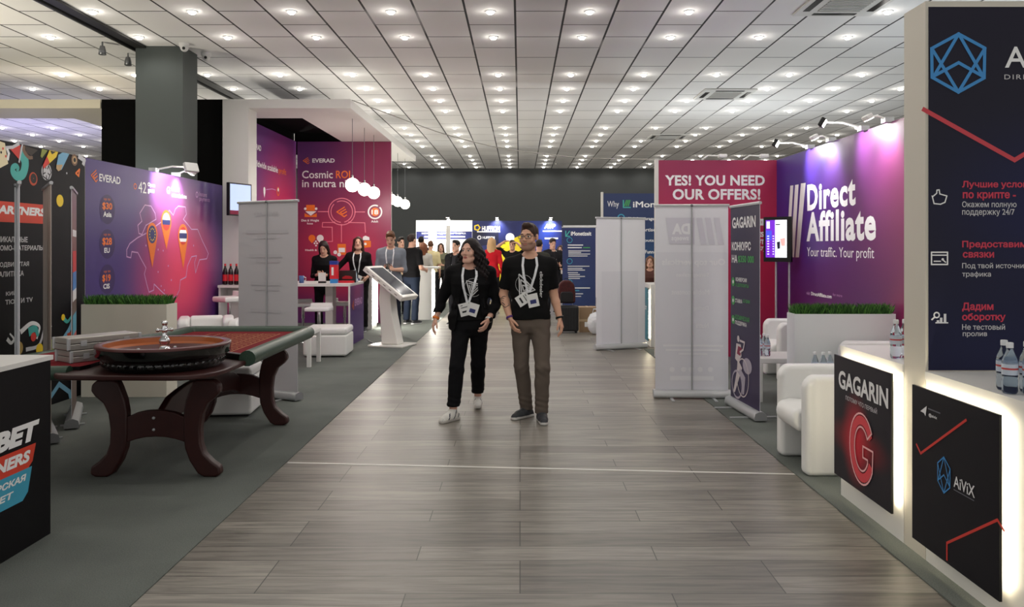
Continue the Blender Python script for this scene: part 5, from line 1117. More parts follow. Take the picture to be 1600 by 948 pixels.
# ================================================================== people
class Field:
    """signed distance grid of one body or garment, polygonised into one continuous surface"""
    def __init__(s, lo, hi, h):
        s.lo = np.array(lo, float); s.h = h; s.n = np.ceil((np.array(hi) - s.lo) / h).astype(int) + 1
        s.ax = [(s.lo[i] + np.arange(s.n[i]) * h).astype(np.float32) for i in range(3)]
        s.F = np.full(s.n, 1.0, np.float32)
    def win(s, lo, hi):
        a = np.clip(np.floor((np.array(lo) - s.lo) / s.h).astype(int), 0, s.n); b = np.clip(np.ceil((np.array(hi) - s.lo) / s.h).astype(int) + 1, 0, s.n)
        sl = tuple(slice(x, y) for x, y in zip(a, b))
        return sl, s.ax[0][sl[0]][:, None, None], s.ax[1][sl[1]][None, :, None], s.ax[2][sl[2]][None, None, :]
    def put(s, d, sl, k, sub=False):
        A = s.F[sl]
        if sub:
            d = -d
            if k > 0: hh = np.maximum(k - np.abs(A - d), 0) / k; s.F[sl] = np.maximum(A, d) + hh * hh * k * .25
            else: s.F[sl] = np.maximum(A, d)
        else:
            if k > 0: hh = np.maximum(k - np.abs(A - d), 0) / k; s.F[sl] = np.minimum(A, d) - hh * hh * k * .25
            else: s.F[sl] = np.minimum(A, d)
    def cone(s, a, b, ra, rb, k=.02, sub=False):
        a = np.array(a, float); b = np.array(b, float); m = max(ra, rb) + k + 3 * s.h
        sl, X, Y, Z = s.win(np.minimum(a, b) - m, np.maximum(a, b) + m)
        d = b - a; L = max(float(d @ d), 1e-9)
        t = np.clip(((X - a[0]) * d[0] + (Y - a[1]) * d[1] + (Z - a[2]) * d[2]) / L, 0, 1)
        q = np.sqrt((X - a[0] - t * d[0]) ** 2 + (Y - a[1] - t * d[1]) ** 2 + (Z - a[2] - t * d[2]) ** 2) - (ra + t * (rb - ra))
        s.put(q, sl, k, sub)
    def ell(s, c, r, k=.02, R=None, sub=False):
        c = np.array(c, float); r = np.array(r, float); m = r.max() + k + 3 * s.h
        sl, X, Y, Z = s.win(c - m, c + m)
        x, y, z = X - c[0], Y - c[1], Z - c[2]
        if R is not None: x, y, z = (R[0][0] * x + R[1][0] * y + R[2][0] * z, R[0][1] * x + R[1][1] * y + R[2][1] * z, R[0][2] * x + R[1][2] * y + R[2][2] * z)
        k0 = np.sqrt((x / r[0]) ** 2 + (y / r[1]) ** 2 + (z / r[2]) ** 2); k1 = np.sqrt((x / r[0] ** 2) ** 2 + (y / r[1] ** 2) ** 2 + (z / r[2] ** 2) ** 2)
        s.put(k0 * (k0 - 1) / np.maximum(k1, 1e-6), sl, k, sub)
    def stack(s, slices, infl=0.0, k=.02, z0=None, z1=None, p=2.25):
        """torso: rows of (z, half width, half depth, y centre, x centre)"""
        S = np.array([list(r) + [0] * (5 - len(r)) for r in slices], float); lo = S[0, 0] if z0 is None else z0; hi = S[-1, 0] if z1 is None else z1
        m = S[:, 1:3].max() + infl + k + 3 * s.h + .1
        sl, X, Y, Z = s.win((S[:, 4].min() - m, S[:, 3].min() - m, lo - k - .06), (S[:, 4].max() + m, S[:, 3].max() + m, hi + k + .06))
        zz = Z[0, 0]; wv, dv, yv, xv = [np.interp(zz, S[:, 0], S[:, i]).astype(np.float32) for i in (1, 2, 3, 4)]
        wv = wv + infl; dv = dv + infl
        q = (np.abs((X - xv) / wv) ** p + np.abs((Y - yv) / dv) ** p) ** (1 / p)
        d = (q - 1) * np.minimum(wv, dv); d = np.maximum(d, np.maximum(lo - Z, Z - hi))
        s.put(d, sl, k)
    def cut(s, fn):
        X, Y, Z = s.ax[0][:, None, None], s.ax[1][None, :, None], s.ax[2][None, None, :]; s.F = np.maximum(s.F, fn(X, Y, Z)).astype(np.float32)
    def warp(s, fn):
        X, Y, Z = s.ax[0][:, None, None], s.ax[1][None, :, None], s.ax[2][None, None, :]; s.F = (s.F + fn(X, Y, Z)).astype(np.float32)
    def front(s, x, z, side=-1):
        i = int(round((x - s.lo[0]) / s.h)); k = int(round((z - s.lo[2]) / s.h)); i = min(max(i, 0), s.n[0] - 1); k = min(max(k, 0), s.n[2] - 1)
        q = np.where(s.F[i, :, k] < 0)[0]
        if not len(q): return None
        return float(s.ax[1][q[0] if side < 0 else q[-1]]) + s.h * .5 * side
    def mesh(s):
        F = s.F; S = F < 0
        c8 = [S[i:S.shape[0] - 1 + i, j:S.shape[1] - 1 + j, k:S.shape[2] - 1 + k] for i in (0, 1) for j in (0, 1) for k in (0, 1)]
        cnt = sum(c.astype(np.uint8) for c in c8); act = (cnt > 0) & (cnt < 8); I = np.argwhere(act)
        idx = np.full(act.shape, -1, np.int32); idx[act] = np.arange(len(I))
        val = np.stack([F[I[:, 0] + i, I[:, 1] + j, I[:, 2] + k] for i in (0, 1) for j in (0, 1) for k in (0, 1)], 1)
        cor = np.array([(i, j, k) for i in (0, 1) for j in (0, 1) for k in (0, 1)], float); acc = np.zeros((len(I), 3)); n = np.zeros(len(I))
        for a in range(8):
            for b in range(a + 1, 8):
                if np.abs(cor[a] - cor[b]).sum() != 1: continue
                m = (val[:, a] < 0) != (val[:, b] < 0); t = np.where(m, val[:, a] / np.where(m, val[:, a] - val[:, b], 1), 0)
                acc += np.where(m[:, None], cor[a] + t[:, None] * (cor[b] - cor[a]), 0); n += m
        V = s.lo + (I + acc / n[:, None]) * s.h; Q = []
        for ax in range(3):
            u, v = [(1, 2), (2, 0), (0, 1)][ax]
            a = [slice(1, -1)] * 3; a[ax] = slice(0, -1); b = [slice(1, -1)] * 3; b[ax] = slice(1, None)
            A, B = S[tuple(a)], S[tuple(b)]; E = np.argwhere(A != B)
            if not len(E): continue
            fl = A[tuple(E.T)]; E = E + 1; E[:, ax] -= 1
            def c_(du, dv): q = E.copy(); q[:, u] -= du; q[:, v] -= dv; return idx[tuple(q.T)]
            q = np.stack([c_(1, 1), c_(0, 1), c_(0, 0), c_(1, 0)], 1); q[~fl] = q[~fl][:, ::-1]; Q.append(q)
        Q = np.concatenate(Q) if Q else np.zeros((0, 4), int); Q = Q[(Q >= 0).all(1)]
        return V, Q

def mesh_obj(name, V, Q, mats, mi=None, parent=None, smooth_it=0):
    if smooth_it:
        E = np.concatenate([Q[:, [0, 1]], Q[:, [1, 2]], Q[:, [2, 3]], Q[:, [3, 0]]])
        for _ in range(smooth_it):
            acc = np.zeros_like(V); n = np.zeros(len(V))
            for a, b in ((0, 1), (1, 0)):
                np.add.at(acc, E[:, a], V[E[:, b]]); np.add.at(n, E[:, a], 1)
            V = V * .5 + .5 * acc / np.maximum(n, 1)[:, None]
    me = bpy.data.meshes.new(name); me.vertices.add(len(V)); me.vertices.foreach_set('co', V.astype(np.float32).ravel())
    me.loops.add(len(Q) * 4); me.loops.foreach_set('vertex_index', Q.astype(np.int32).ravel()); me.polygons.add(len(Q))
    me.polygons.foreach_set('loop_start', np.arange(len(Q), dtype=np.int32) * 4); me.polygons.foreach_set('loop_total', np.full(len(Q), 4, np.int32))
    for m in mats: me.materials.append(m)
    if mi is not None: me.polygons.foreach_set('material_index', mi.astype(np.int32))
    me.polygons.foreach_set('use_smooth', np.ones(len(Q), bool)); me.update(calc_edges=True)
    o = bpy.data.objects.new(name, me); C.objects.link(o)
    if parent is not None: o.parent = parent
    return o

SKIN = lambda n, rgb: mat('skin ' + n, rgb, .5, spec=.35)
MALE = [(.80, .10, .085), (.86, .165, .11), (.95, .172, .118, .005), (1.02, .162, .11), (1.10, .15, .10), (1.20, .16, .105, -.002), (1.32, .182, .122, -.004), (1.40, .182, .112), (1.45, .155, .092, .004), (1.49, .095, .07, .008), (1.53, .06, .06, .01)]
FEM = [(.76, .09, .085), (.82, .165, .115), (.90, .174, .122, .006), (.98, .155, .106), (1.06, .13, .092), (1.15, .135, .098, -.004), (1.24, .152, .122, -.014), (1.31, .156, .105, -.004), (1.36, .13, .085, .003), (1.395, .085, .065, .008), (1.43, .052, .053, .01)]

def rotz(a, p=0.0):
    return np.array(Euler((p, 0, a)).to_matrix())

PLACE = []
def person(name_label, loc, rz=0.0, sex='m', z=1.0, vox=.012, head=(0, -.02, 1.665), hs=1.0, yaw=0.0, pitch=0.0, J=None, skin=('light', (205, 160, 138)),
           hair=('short', (52, 36, 28)), top=None, jacket=None, trousers=((30, 30, 34), .055), shoes=((40, 42, 46), (225, 225, 225)), feet=None, group=None,
           sleeves=.42, topc=(14, 14, 16), hem=.93, lany=False, seat=False, curl=.35, beard=None, handn=None, jopen=.07, sleeveR=None, neckr=.075):
    T = MALE if sex == 'm' else FEM
    dz = 0.0 if sex == 'm' else -.10
    j = dict(neck=(0, .008, 1.49 + dz), sR=(-.185 if sex == 'm' else -.16, 0, 1.425 + dz * .85), sL=(.185 if sex == 'm' else .16, 0, 1.425 + dz * .85), eR=(-.235, .03, 1.14 + dz), eL=(.235, .03, 1.14 + dz),
             wR=(-.245, -.03, .90 + dz), wL=(.245, -.03, .90 + dz), hR=(-.09, 0, .90 + dz * .6), hL=(.09, 0, .90 + dz * .6), kR=(-.10, -.01, .49 + dz * .3), kL=(.10, -.01, .49 + dz * .3), aR=(-.105, .03, .085), aL=(.105, .03, .085))
    j.update(J or {}); j = {k: np.array(v, float) for k, v in j.items()}
    feet = feet or {'R': -.15, 'L': .15}
    allp = np.array(list(j.values()) + [head]); lo = allp.min(0) - .17; hi = allp.max(0) + .17
    hl = .2; lo[2] = -.02; hi[2] = head[2] + .16 * hs
    for s in 'RL': lo = np.minimum(lo, j['w' + s] - hl); hi = np.maximum(hi, j['w' + s] + hl)
    lo[1] = min(lo[1], min(j['aR'][1], j['aL'][1]) - .28); hi[1] = max(hi[1], .22, max(j['aR'][1], j['aL'][1]) + .14); lo[0] = min(lo[0], -.24); hi[0] = max(hi[0], .24); lo[2] = -.02
    f_ = 1.0 if sex == 'm' else .88
    B = Field(lo, hi, vox)
    B.stack(T, 0, .02)
    for s in 'RL':
        q = 1 if s == 'L' else -1
        B.cone((q * .09, .0, j['s' + s][2] + .02), j['s' + s], .062 * f_, .06 * f_, .04); B.cone(j['s' + s], j['e' + s], .052 * f_, .040 * f_, .03)
        m = j['e' + s] * .7 + j['w' + s] * .3; B.cone(j['e' + s], m, .038 * f_, .041 * f_, .012); B.cone(m, j['w' + s], .041 * f_, .027 * f_, .012)
        B.cone(j['h' + s], j['k' + s], .085, .056, .03); m = j['k' + s] * .68 + j['a' + s] * .32 + np.array((0, .012, 0)); B.cone(j['k' + s], m, .050, .050, .02); B.cone(m, j['a' + s], .050, .034, .02)
        a = feet[s]; fd = np.array((math.sin(a), -math.cos(a), 0)); an = j['a' + s]; B.cone(an + (0, 0, -.03), an + fd * .12 + (0, 0, -.05), .035, .03, .02)
        # hand
        w = j['w' + s]; d = w - j['e' + s]; d /= np.linalg.norm(d); hn = (handn or {}).get(s)
        if hn: d = np.array(hn[0], float); d /= np.linalg.norm(d); lat = np.array(hn[1], float)
        else: lat = np.array((-q * .25, -1, 0.0))
        lat -= d * (lat @ d); lat /= np.linalg.norm(lat); pn = np.cross(d, lat) * (1 if s == 'R' else -1); 
        if hn and len(hn) > 2: pn = pn * hn[2]
        elif not hn and pn[0] * q > 0: pn = -pn
        g = f_ * (1.0 if sex == 'm' else 1.02); fr = .0088 * g
        for i in range(4):
            kn = w + d * (.09 - .004 * abs(i - 1.3)) * g + lat * (.031 - .0205 * i) * g; B.cone(w + lat * (.014 - .009 * i) * g, kn, .017 * g, .0125 * g, .008)
            ln = (.044, .05, .046, .036)[i] * g; c1 = curl * (.6 + .12 * i); sp = lat * (.10 - .07 * i)
            d1 = d * math.cos(c1) + pn * math.sin(c1) + sp; d1 /= np.linalg.norm(d1); c2 = curl * 1.9; d2 = d * math.cos(c2) + pn * math.sin(c2) + sp * .7; d2 /= np.linalg.norm(d2)
            p1 = kn + d1 * ln; p2 = p1 + d2 * ln * .85; B.cone(kn, p1, fr * 1.1, fr, .003); B.cone(p1, p2, fr, fr * .8, .002)
        t0 = w + d * .022 * g + lat * .022 * g; t1 = w + d * .055 * g + lat * .048 * g + pn * .012; t2 = t1 + (d * .8 + lat * .25 + pn * .35) * .034 * g; t3 = t2 + (d * .9 + pn * .4) * .026 * g
        B.cone(t0, t1, .014 * g, .0115 * g, .008); B.cone(t1, t2, .0115 * g, .0102 * g, .003); B.cone(t2, t3, .0102 * g, .0085 * g, .002)
    R = rotz(yaw, pitch); hc = np.array(head, float)
    def H(x, y, zz): return hc + R @ (np.array((x, y, zz)) * hs)
    def hcone(F, a, b, ra, rb, k, sub=False): F.cone(H(*a), H(*b), ra * hs, rb * hs, k * hs, sub)
    def hell(F, c, r, k, sub=False): F.ell(H(*c), np.array(r) * hs, k * hs, R, sub)
    B.cone(j['neck'] + (0, .005, -.02), H(0, .025, -.07), .056 * f_, .052 * f_, .025)
    jw = .055 if sex == 'm' else .049
    hell(B, (0, .014, .035), (.074, .094, .086), .02); hell(B, (0, -.03, -.035), (jw + .003, .062, .083), .03); hcone(B, (-.018, -.066, -.1), (.018, -.066, -.1), .021 if sex == 'm' else .017, .021 if sex == 'm' else .017, .025)
    hcone(B, (-.05, -.01, -.07), (-.02, -.06, -.1), .022, .02, .03); hcone(B, (.05, -.01, -.07), (.02, -.06, -.1), .022, .02, .03)
    if vox < .008:
        hcone(B, (-.036, -.078, .026), (.036, -.078, .026), .014, .014, .012)
        for q in (-1, 1):
            hell(B, (q * .032, -.093, .006), (.017, .014, .011), .008, True); hell(B, (q * .032, -.076, .005), (.0135, .0125, .0115), .002)
            hell(B, (q * .042, -.06, -.028), (.026, .024, .024), .02); hell(B, (q * .078, .012, .0), (.01, .02, .031), .006); hell(B, (q * .012, -.1, -.032), (.009, .01, .008), .005)
        hcone(B, (0, -.088, .012), (0, -.112, -.026), .0085, .0125, .008)
        hcone(B, (-.02, -.084, -.06), (.02, -.084, -.06), .0068, .0068, .006); hcone(B, (-.017, -.083, -.07), (.017, -.083, -.07), .0075, .0075, .005)
    else:
        hcone(B, (0, -.085, .01), (0, -.104, -.03), .01, .014, .012)
        for q in (-1, 1): hell(B, (q * .032, -.092, .006), (.016, .014, .011), .01, True); hell(B, (q * .077, .012, .0), (.012, .02, .03), .008)
    V, Q = B.mesh()
    fc = V[Q].mean(1); L_ = (fc - hc) @ R / hs; mi = np.zeros(len(Q), int)
    X_, Y_, Z_ = np.abs(L_[:, 0]), L_[:, 1], L_[:, 2]; fr = Y_ < -.045
    dark = mat('eye dark', (30, 24, 22), .25); lip = mat('lips ' + skin[0], (170, 92, 86) if sex == 'f' else (178, 112, 98), .45); hm = mat('hair %d %d %d' % hair[1], hair[1], .55, spec=.3); wht = mat('eye white', (214, 206, 200), .3)
    e = ((X_ - .032) / .0155) ** 2 + ((Z_ - .005) / .0068) ** 2
    if vox < .008:
        mi[fr & (e < 1)] = 1; mi[fr & (((X_ - .032) / .0075) ** 2 + ((Z_ - .005) / .0075) ** 2 < 1)] = 2
        if sex == 'f': mi[fr & (e < 1) & (Z_ > .0085)] = 2
    else: mi[fr & (e < .9)] = 2
    zb = .026 + .004 * np.sin(np.clip((X_ - .014) / .04, 0, 1) * PI); mi[fr & (X_ > .014) & (X_ < .05) & (np.abs(Z_ - zb) < ((.0034 if sex == 'm' else .0026) if vox < .008 else .004))] = 4
    mi[fr & (X_ < .021) & (np.abs(Z_ + .065) < (.0095 if sex == 'f' else .0075) * np.clip(1.2 - (X_ / .022) ** 2, .1, 1)) & (Y_ < -.075)] = 3
    if beard is not None: mi[(mi == 0) & (Z_ < -.05 - .0 * X_) & (Z_ < -.095 + 1.6 * np.abs(X_) + .055 * (X_ < .028)) & (Z_ > -.125) & (Y_ < -.01) & (X_ < .08)] = 5
    body = mesh_obj('person', V, Q, [SKIN(*skin), wht, dark, lip, hm, mat('stubble', beard or (150, 115, 98), .6)], mi, None, 1)
    tag(body, name_label, 'person', group)
    wr = lambda a, b, c, am: (lambda X, Y, Z: am * np.sin(a * X + 9 * Z + c) * np.sin(b * Z + 5 * Y + c) + am * .6 * np.sin(2.3 * b * Z - 13 * X + 2 * c))
    # ---- trousers
    tc_, ta = trousers[0], trousers[1]; hemz = trousers[2] if len(trousers) > 2 else .08
    G = Field(np.minimum(lo, (-.3, -.3, 0)), (hi[0], hi[1], 1.15), max(vox, .006))
    G.stack(T, .008, .02, z0=T[0][0], z1=max(hem + .03, .93 + dz))
    for s in 'RL':
        th_ = .096 if sex == 'm' else .092; G.cone(j['h' + s], j['k' + s], th_, .066, .03); G.cone(j['k' + s], j['a' + s] + (0, .0, 0), .066, ta, .02); m = j['k' + s] * .68 + j['a' + s] * .32 + np.array((0, .012, 0)); G.cone(j['k' + s], m, .063, .062, .02); G.cone(m, j['a' + s], .062, ta * .96, .02)
        if np.linalg.norm(j['k' + s][:2] - j['h' + s][:2]) > .25: G.cone(j['h' + s] + (0, .03, 0), j['h' + s], .11, .1, .03)
    G.warp(wr(24, 21, 1.0, .0022))
    if vox < .008:
        G.warp(lambda X, Y, Z: -.0026 * np.exp(-((Z - .16) / .08) ** 2) * np.sin(125 * Z + 34 * X + 18 * Y) - .0018 * np.exp(-((Z - j['kR'][2] + .02) / .09) ** 2) * np.sin(95 * Z + 75 * np.abs(X)) - .002 * np.exp(-((Z - .80 - dz) / .08) ** 2) * np.sin(60 * Z + 60 * np.abs(X)))
    zR, zL = [(j['a' + s][2] - .085) + hemz for s in 'RL']; mx_ = (j['aR'][0] + j['aL'][0]) / 2
    G.cut(lambda X, Y, Z: np.where(X < mx_, zR, zL) - Z)
    V, Q = G.mesh(); mesh_obj('trousers', V, Q, [mat('trousers %d %d %d' % tc_, tc_, .85, spec=.2)], None, body, 1)
    # ---- shoes
    for s in 'RL':
        a = feet[s]; fd = np.array((math.sin(a), -math.cos(a), 0)); an = j['a' + s]; zb_ = an[2] - .085; sd = np.array((math.cos(a), math.sin(a), 0))
        S_ = Field(an - .25, an + .25, max(vox * .55, .005)); k = .94 if sex == 'm' else .86
        S_.cone(an - fd * .045 + (0, 0, -.045), an + fd * .11 * k + (0, 0, -.05), .04 * k, .046 * k, .02); S_.cone(an + fd * .1 * k + (0, 0, -.053), an + fd * .165 * k + (0, 0, -.058), .044 * k, .035 * k, .02)
        S_.cone(an + fd * .03 + (0, 0, -.03), an + (0, 0, .0), .05 * k, .046 * k, .03); S_.cone(an - fd * .05 + (0, 0, -.07), an + fd * .17 * k + (0, 0, -.07), .044 * k, .04 * k, .004)
        S_.cut(lambda X, Y, Z: zb_ + .001 - Z); S_.cut(lambda X, Y, Z: Z - (an[2] + .025))
        V, Q = S_.mesh(); zc = V[Q].mean(1); rel = zc - an; fwd = rel @ fd; m_ = np.where(zc[:, 2] < zb_ + .026, 1, 0)
        mats_ = [mat('shoe %d %d %d' % shoes[0], shoes[0], .6), mat('sole %d %d %d' % shoes[1], shoes[1], .6)]
        if len(shoes) > 2: mats_.append(mat('shoe patch', shoes[2], .6)); m_[(m_ == 0) & (np.abs(np.sin(fwd * 46 + rel[:, 2] * 30)) < .30) & (np.abs(rel @ sd) > .022)] = 2
        mesh_obj('shoe', V, Q, mats_, m_, body, 1)
    # ---- top
    def sleeve(F, s, frac, r0, r1):
        p, e_, w = j['s' + s], j['e' + s], j['w' + s]; q = 1 if s == 'L' else -1
        F.cone((q * .09, 0, p[2] + .022), p, (.066 + r0) * f_, (.064 + r0) * f_, .04)
        if frac <= .5: F.cone(p, p + (e_ - p) * (frac * 2), (.058 + r0) * f_, (.052 + r0 * 1.1) * f_, .03)
        else: F.cone(p, e_, (.056 + r0) * f_, (.047 + r1) * f_, .03); F.cone(e_, e_ + (w - e_) * (frac * 2 - 1), (.047 + r1) * f_, (.036 + r1) * f_, .015)
        if frac <= .5: n = (e_ - p) / np.linalg.norm(e_ - p); o = p + (e_ - p) * frac * 2
        else: n = (w - e_) / np.linalg.norm(w - e_); o = e_ + (w - e_) * (frac * 2 - 1)
        rr = .085
        F.cone(o + n * .045, o + n * .10, rr * .62, rr * .62, 0, True); F.cone(o + n * .052, o + n * .053, .05 * f_ + .01, .05 * f_ + .01, 0, True)
    sl = sleeves if isinstance(sleeves, dict) else {'R': sleeves, 'L': sleeves}
    g = max(vox, .006)
    def torso_garment(infl, hem_, sl_, r0, r1, amp):
        F = Field((lo[0], lo[1], hem_ - .05), (hi[0], hi[1], j['neck'][2] + .12), g)
        F.stack(T, infl, .03, z0=hem_, z1=j['neck'][2] + .03)
        for s in 'RL': sleeve(F, s, sl_[s], r0, r1)
        F.warp(wr(17, 23, 2.0, amp)); F.warp(lambda X, Y, Z: -amp * 1.1 * np.exp(-((Z - 1.08 - dz) / .14) ** 2) * np.sin(70 * Z + 24 * X * np.sign(X)))
        F.cut(lambda X, Y, Z: np.where((np.abs(X) < .2), hem_ + .008 * np.sin(X * 20) - Z, -1.0))
        return F
    TF = torso_garment(.02, hem, sl, .007, .005, .0022)
    TF.ell(j['neck'] + (0, -.03, .03), (neckr, neckr + .02, .06), .006, None, True)
    V, Q = TF.mesh(); TS = mesh_obj('shirt', V, Q, [mat('shirt %d %d %d' % topc, topc, .85, spec=.2)], None, body, 1)
    out = TF
    if jacket:
        jc, jh, jsl = jacket[0], jacket[1], jacket[2]
        JF = torso_garment(.038, jh, {'R': jsl, 'L': jsl}, .016, .014, .004)
        nz = j['neck'][2]
        JF.cut(lambda X, Y, Z: np.where(Y < -.02, (jopen + .045 * np.clip((1.12 + dz - Z) / .3, -.6, 1)) - np.abs(X - .0), -1.0))
        JF.ell(j['neck'] + (0, -.02, .045), (.08, .095, .075), .006, None, True)
        for q in (-1, 1): JF.cone((q * (jopen + .035), -.105, 1.12 + dz), (q * .085, -.03, nz - .02), .010, .010, .006)
        V, Q = JF.mesh(); mesh_obj('jacket', V, Q, [mat('jacket %d %d %d' % jc, jc, .85, spec=.2)], None, body, 1)
    # ---- hair
    st = hair[0]; hh = max(vox * .8, .005)
    HF = Field(hc - np.array((.24, .24, .44)) * hs, hc + np.array((.24, .24, .2)) * hs, hh)
    if st == 'short':
        hell(HF, (0, .018, .043), (.0785, .099, .092), .0); hell(HF, (0, -.045, .108), (.05, .045, .03), .02)
        hell(HF, (0, -.115, -.018), (.095, .084, .105), .006, True); hell(HF, (0, -.03, -.1), (.2, .12, .088), .01, True)
        for q in (-1, 1): hell(HF, (q * .085, .012, -.002), (.022, .022, .034), .004, True)
    elif st == 'bald': hell(HF, (0, .03, .02), (.079, .09, .08), .0); hell(HF, (0, -.1, .03), (.2, .1, .2), .0, True)
    else:
        bob = st == 'bob'; w_ = 1.25 if st == 'curly' else 1.0
        hell(HF, (0, .02, .045), (.086, .104, .094), .0); ln = -.13 if bob else (-.30 if st != 'bun' else -.02)
        for q in (-1, 1):
            hcone(HF, (q * .06, .0, .06), (q * .078 * w_, .02, -.06), .035, .034 * w_, .02)
            if st != 'bun': hcone(HF, (q * .078 * w_, .02, -.06), (q * .092 * w_, .03, ln), .034 * w_, .03 * w_, .02)
        if st == 'curly': hcone(HF, (.09, .04, -.02), (.135, .03, -.24), .055, .05, .03); hcone(HF, (.12, .06, -.1), (.15, .03, -.33), .05, .03, .03); hcone(HF, (-.08, .05, -.05), (-.115, .04, -.28), .045, .035, .03)
        if st != 'bun': hcone(HF, (0, .08, 0), (0, .085, ln), .07 * w_, .05 * w_, .03); hcone(HF, (-.04, .08, -.02), (-.05, .085, ln - .03), .05, .04, .03); hcone(HF, (.04, .08, -.02), (.05, .085, ln - .03), .05, .04, .03)
        else: hell(HF, (0, .13, .06), (.045, .045, .045), .01)
        hell(HF, (0, -.105, -.012), (.064, .088, .105), .010, True); hcone(HF, (0, -.1, -.1), (0, -.1, -.4), .062, .05, .01, True)
    am = {'curly': .011, 'short': .003}.get(st, .0035); fq = {'curly': 95, 'short': 150}.get(st, 60)
    if st == 'curly': HF.warp(lambda X, Y, Z: am * np.clip((hc[2] + .07 - Z) / .12, .12, 1) * (np.sin(fq * X + 40 * Z) * np.sin(fq * .8 * Z + 30 * Y) + .5 * np.sin(fq * 1.7 * Y + 60 * Z) + .45 * np.sin(fq * 2.1 * X - 90 * Z + 50 * Y)))
    else: HF.warp(lambda X, Y, Z: am * np.sin(fq * X + 14 * Z) * np.cos(fq * .5 * Y))
    V, Q = HF.mesh(); mesh_obj('hair', V, Q, [hm], None, body, 1)
    if lany: lanyard(body, out if not jacket else TF, j, lany)
    PLACE.append((body, (loc[0], loc[1], CZ if loc[0] < -1.72 or loc[0] > 1.92 else 0), rz, z))
    return body, B, TF, j, H, R

def drape(F, pts, wd, off=.004, n=6):
    """ribbon of (x,z) points laid on the front of a garment"""
    V = []; P_ = []
    for i in range(len(pts) - 1):
        for k in range(n): P_.append([a + (b - a) * k / n for a, b in zip(pts[i], pts[i + 1])])
    P_.append(list(pts[-1])); ys = []
    for p in P_:
        y = F.front(p[0], p[1]); ys.append(y if y is not None else (ys[-1] if ys else -.1))
    ys = [min(ys[max(0, i - 1):i + 2]) for i in range(len(ys))]
    for i, p in enumerate(P_):
        a = P_[max(i - 1, 0)]; b = P_[min(i + 1, len(P_) - 1)]; d = Vector((b[0] - a[0], b[1] - a[1])); d.normalize(); q = Vector((-d.y, d.x)) * wd / 2
        V += [(p[0] - q.x, ys[i] - off, p[1] - q.y), (p[0] + q.x, ys[i] - off, p[1] + q.y)]
    return V, [(2 * i, 2 * i + 2, 2 * i + 3, 2 * i + 1) for i in range(len(P_) - 1)]
LANY = mat('white lanyard', (222, 224, 228), .6)
def lanyard(body, F, j, spec, bw=.1, bh=.12):
    """spec = (badge x, badge z, [(dx, dz, tilt)...])"""
    bx, bz, cards = spec; nz = j['neck'][2]; m = MB()
    for q in (-1, 1):
        V, f = drape(F, [(q * .058, nz + .005), (q * .066, nz - .07), (q * .05 + bx * .5, (nz + bz) / 2), (bx + q * .008, bz + .01)], .021)
        m.add(V, f, LANY)
    m.build('lanyard', body)
    for k, (dx, dz_, tilt) in enumerate(cards):
        y = (F.front(bx + dx, bz + dz_ - .05) or -.13) - .012 - .004 * k; R_ = Euler((0, tilt, 0)).to_matrix(); c = Vector((bx + dx, y, bz + dz_ - bh * .45))
        m = MB(); m.box(c, (bw, .003, bh), mat('white badge card', (226, 226, 224), .4), rot=R_); o = m.build('badge', body)
        m = MB(); f = lambda x, z, w_, h_: m.box(c + R_ @ Vector((x, -.003, z)), (w_, .001, h_), KEY if k == 0 else DBLUE, rot=R_)
        if k == 0: f(0, .02, .06, .006); f(0, -.02, .055, .016); f(-.02, .04, .02, .006)
        else: f(0, -.012, .055, .036) if len(cards) > 1 and spec[2][1][2] < .5 else f(0, 0, .05, .004)
        m.build('badge_print', o)

def chest(body, F, items, name='shirt_print'):
    m = MB()
    for pts, wd, mt, closed in items:
        pts = list(pts) + ([pts[0]] if closed else [])
        V, f = drape(F, pts, wd, .003, 5); m.add(V, f, mt)
    return m.build(name, body)
def band(body, a, b, r, wd, mt, name):
    a, b = Vector(a), Vector(b); d = (b - a).normalized(); m = MB(); q = d.to_track_quat('Z', 'Y').to_matrix(); vs = []; n = 20
    for h, rr in ((-wd / 2, r), (-wd / 2, r + .003), (wd / 2, r + .003), (wd / 2, r)):
        vs += [b + q @ Vector((rr * math.cos(2 * PI * k / n), rr * math.sin(2 * PI * k / n), h)) for k in range(n)]
    m.add(vs, [(i * n + k, i * n + (k + 1) % n, (i + 1) % 4 * n + (k + 1) % n, (i + 1) % 4 * n + k) for i in range(4) for k in range(n)], mt, True)
    return m.build(name, body)

# ---- the walking woman
wl = lambda px, py: ((px - 735) * 7.43 / F_PX, EYE - (py - VPY) * 7.43 / F_PX)
wom, B, TF, j, H, R = person('woman with long dark curly hair in a black blazer walking down the aisle', (-.468, 7.55), sex='f', vox=.0042, head=(.0, -.035, 1.545), hs=.92, yaw=-.5, pitch=-.03,
    J=dict(sR=(-.165, 0, 1.34), sL=(.17, 0, 1.34), eR=(-.265, .05, 1.105), wR=(-.325, -.01, .915), eL=(.255, .0, 1.085), wL=(.175, -.15, .91), hR=(-.085, 0, .84), hL=(.085, 0, .84), kR=(-.115, -.17, .47), aR=(-.145, -.235, .085), kL=(.065, .10, .46), aL=(.05, .375, .105)),
    skin=('rosy', (216, 170, 150)), hair=('curly', (28, 20, 20)), topc=(15, 15, 17), jacket=((13, 13, 15), .73, .86), jopen=.105, trousers=((14, 14, 17), .054, .13), shoes=((214, 212, 206), (196, 192, 186), (40, 44, 60)), feet={'R': -.62, 'L': .06}, sleeves=.4, hem=.90, curl=.45,
    lany=(-.015, 1.06, [(-.03, .0, -.25), (.045, .0, .3)]))
WP = mat('white shirt print', (214, 214, 214), .6)
tri = lambda c, r, a: [(c[0] + r * math.cos(a + k * 2 * PI / 3), c[1] + r * math.sin(a + k * 2 * PI / 3)) for k in range(3)]
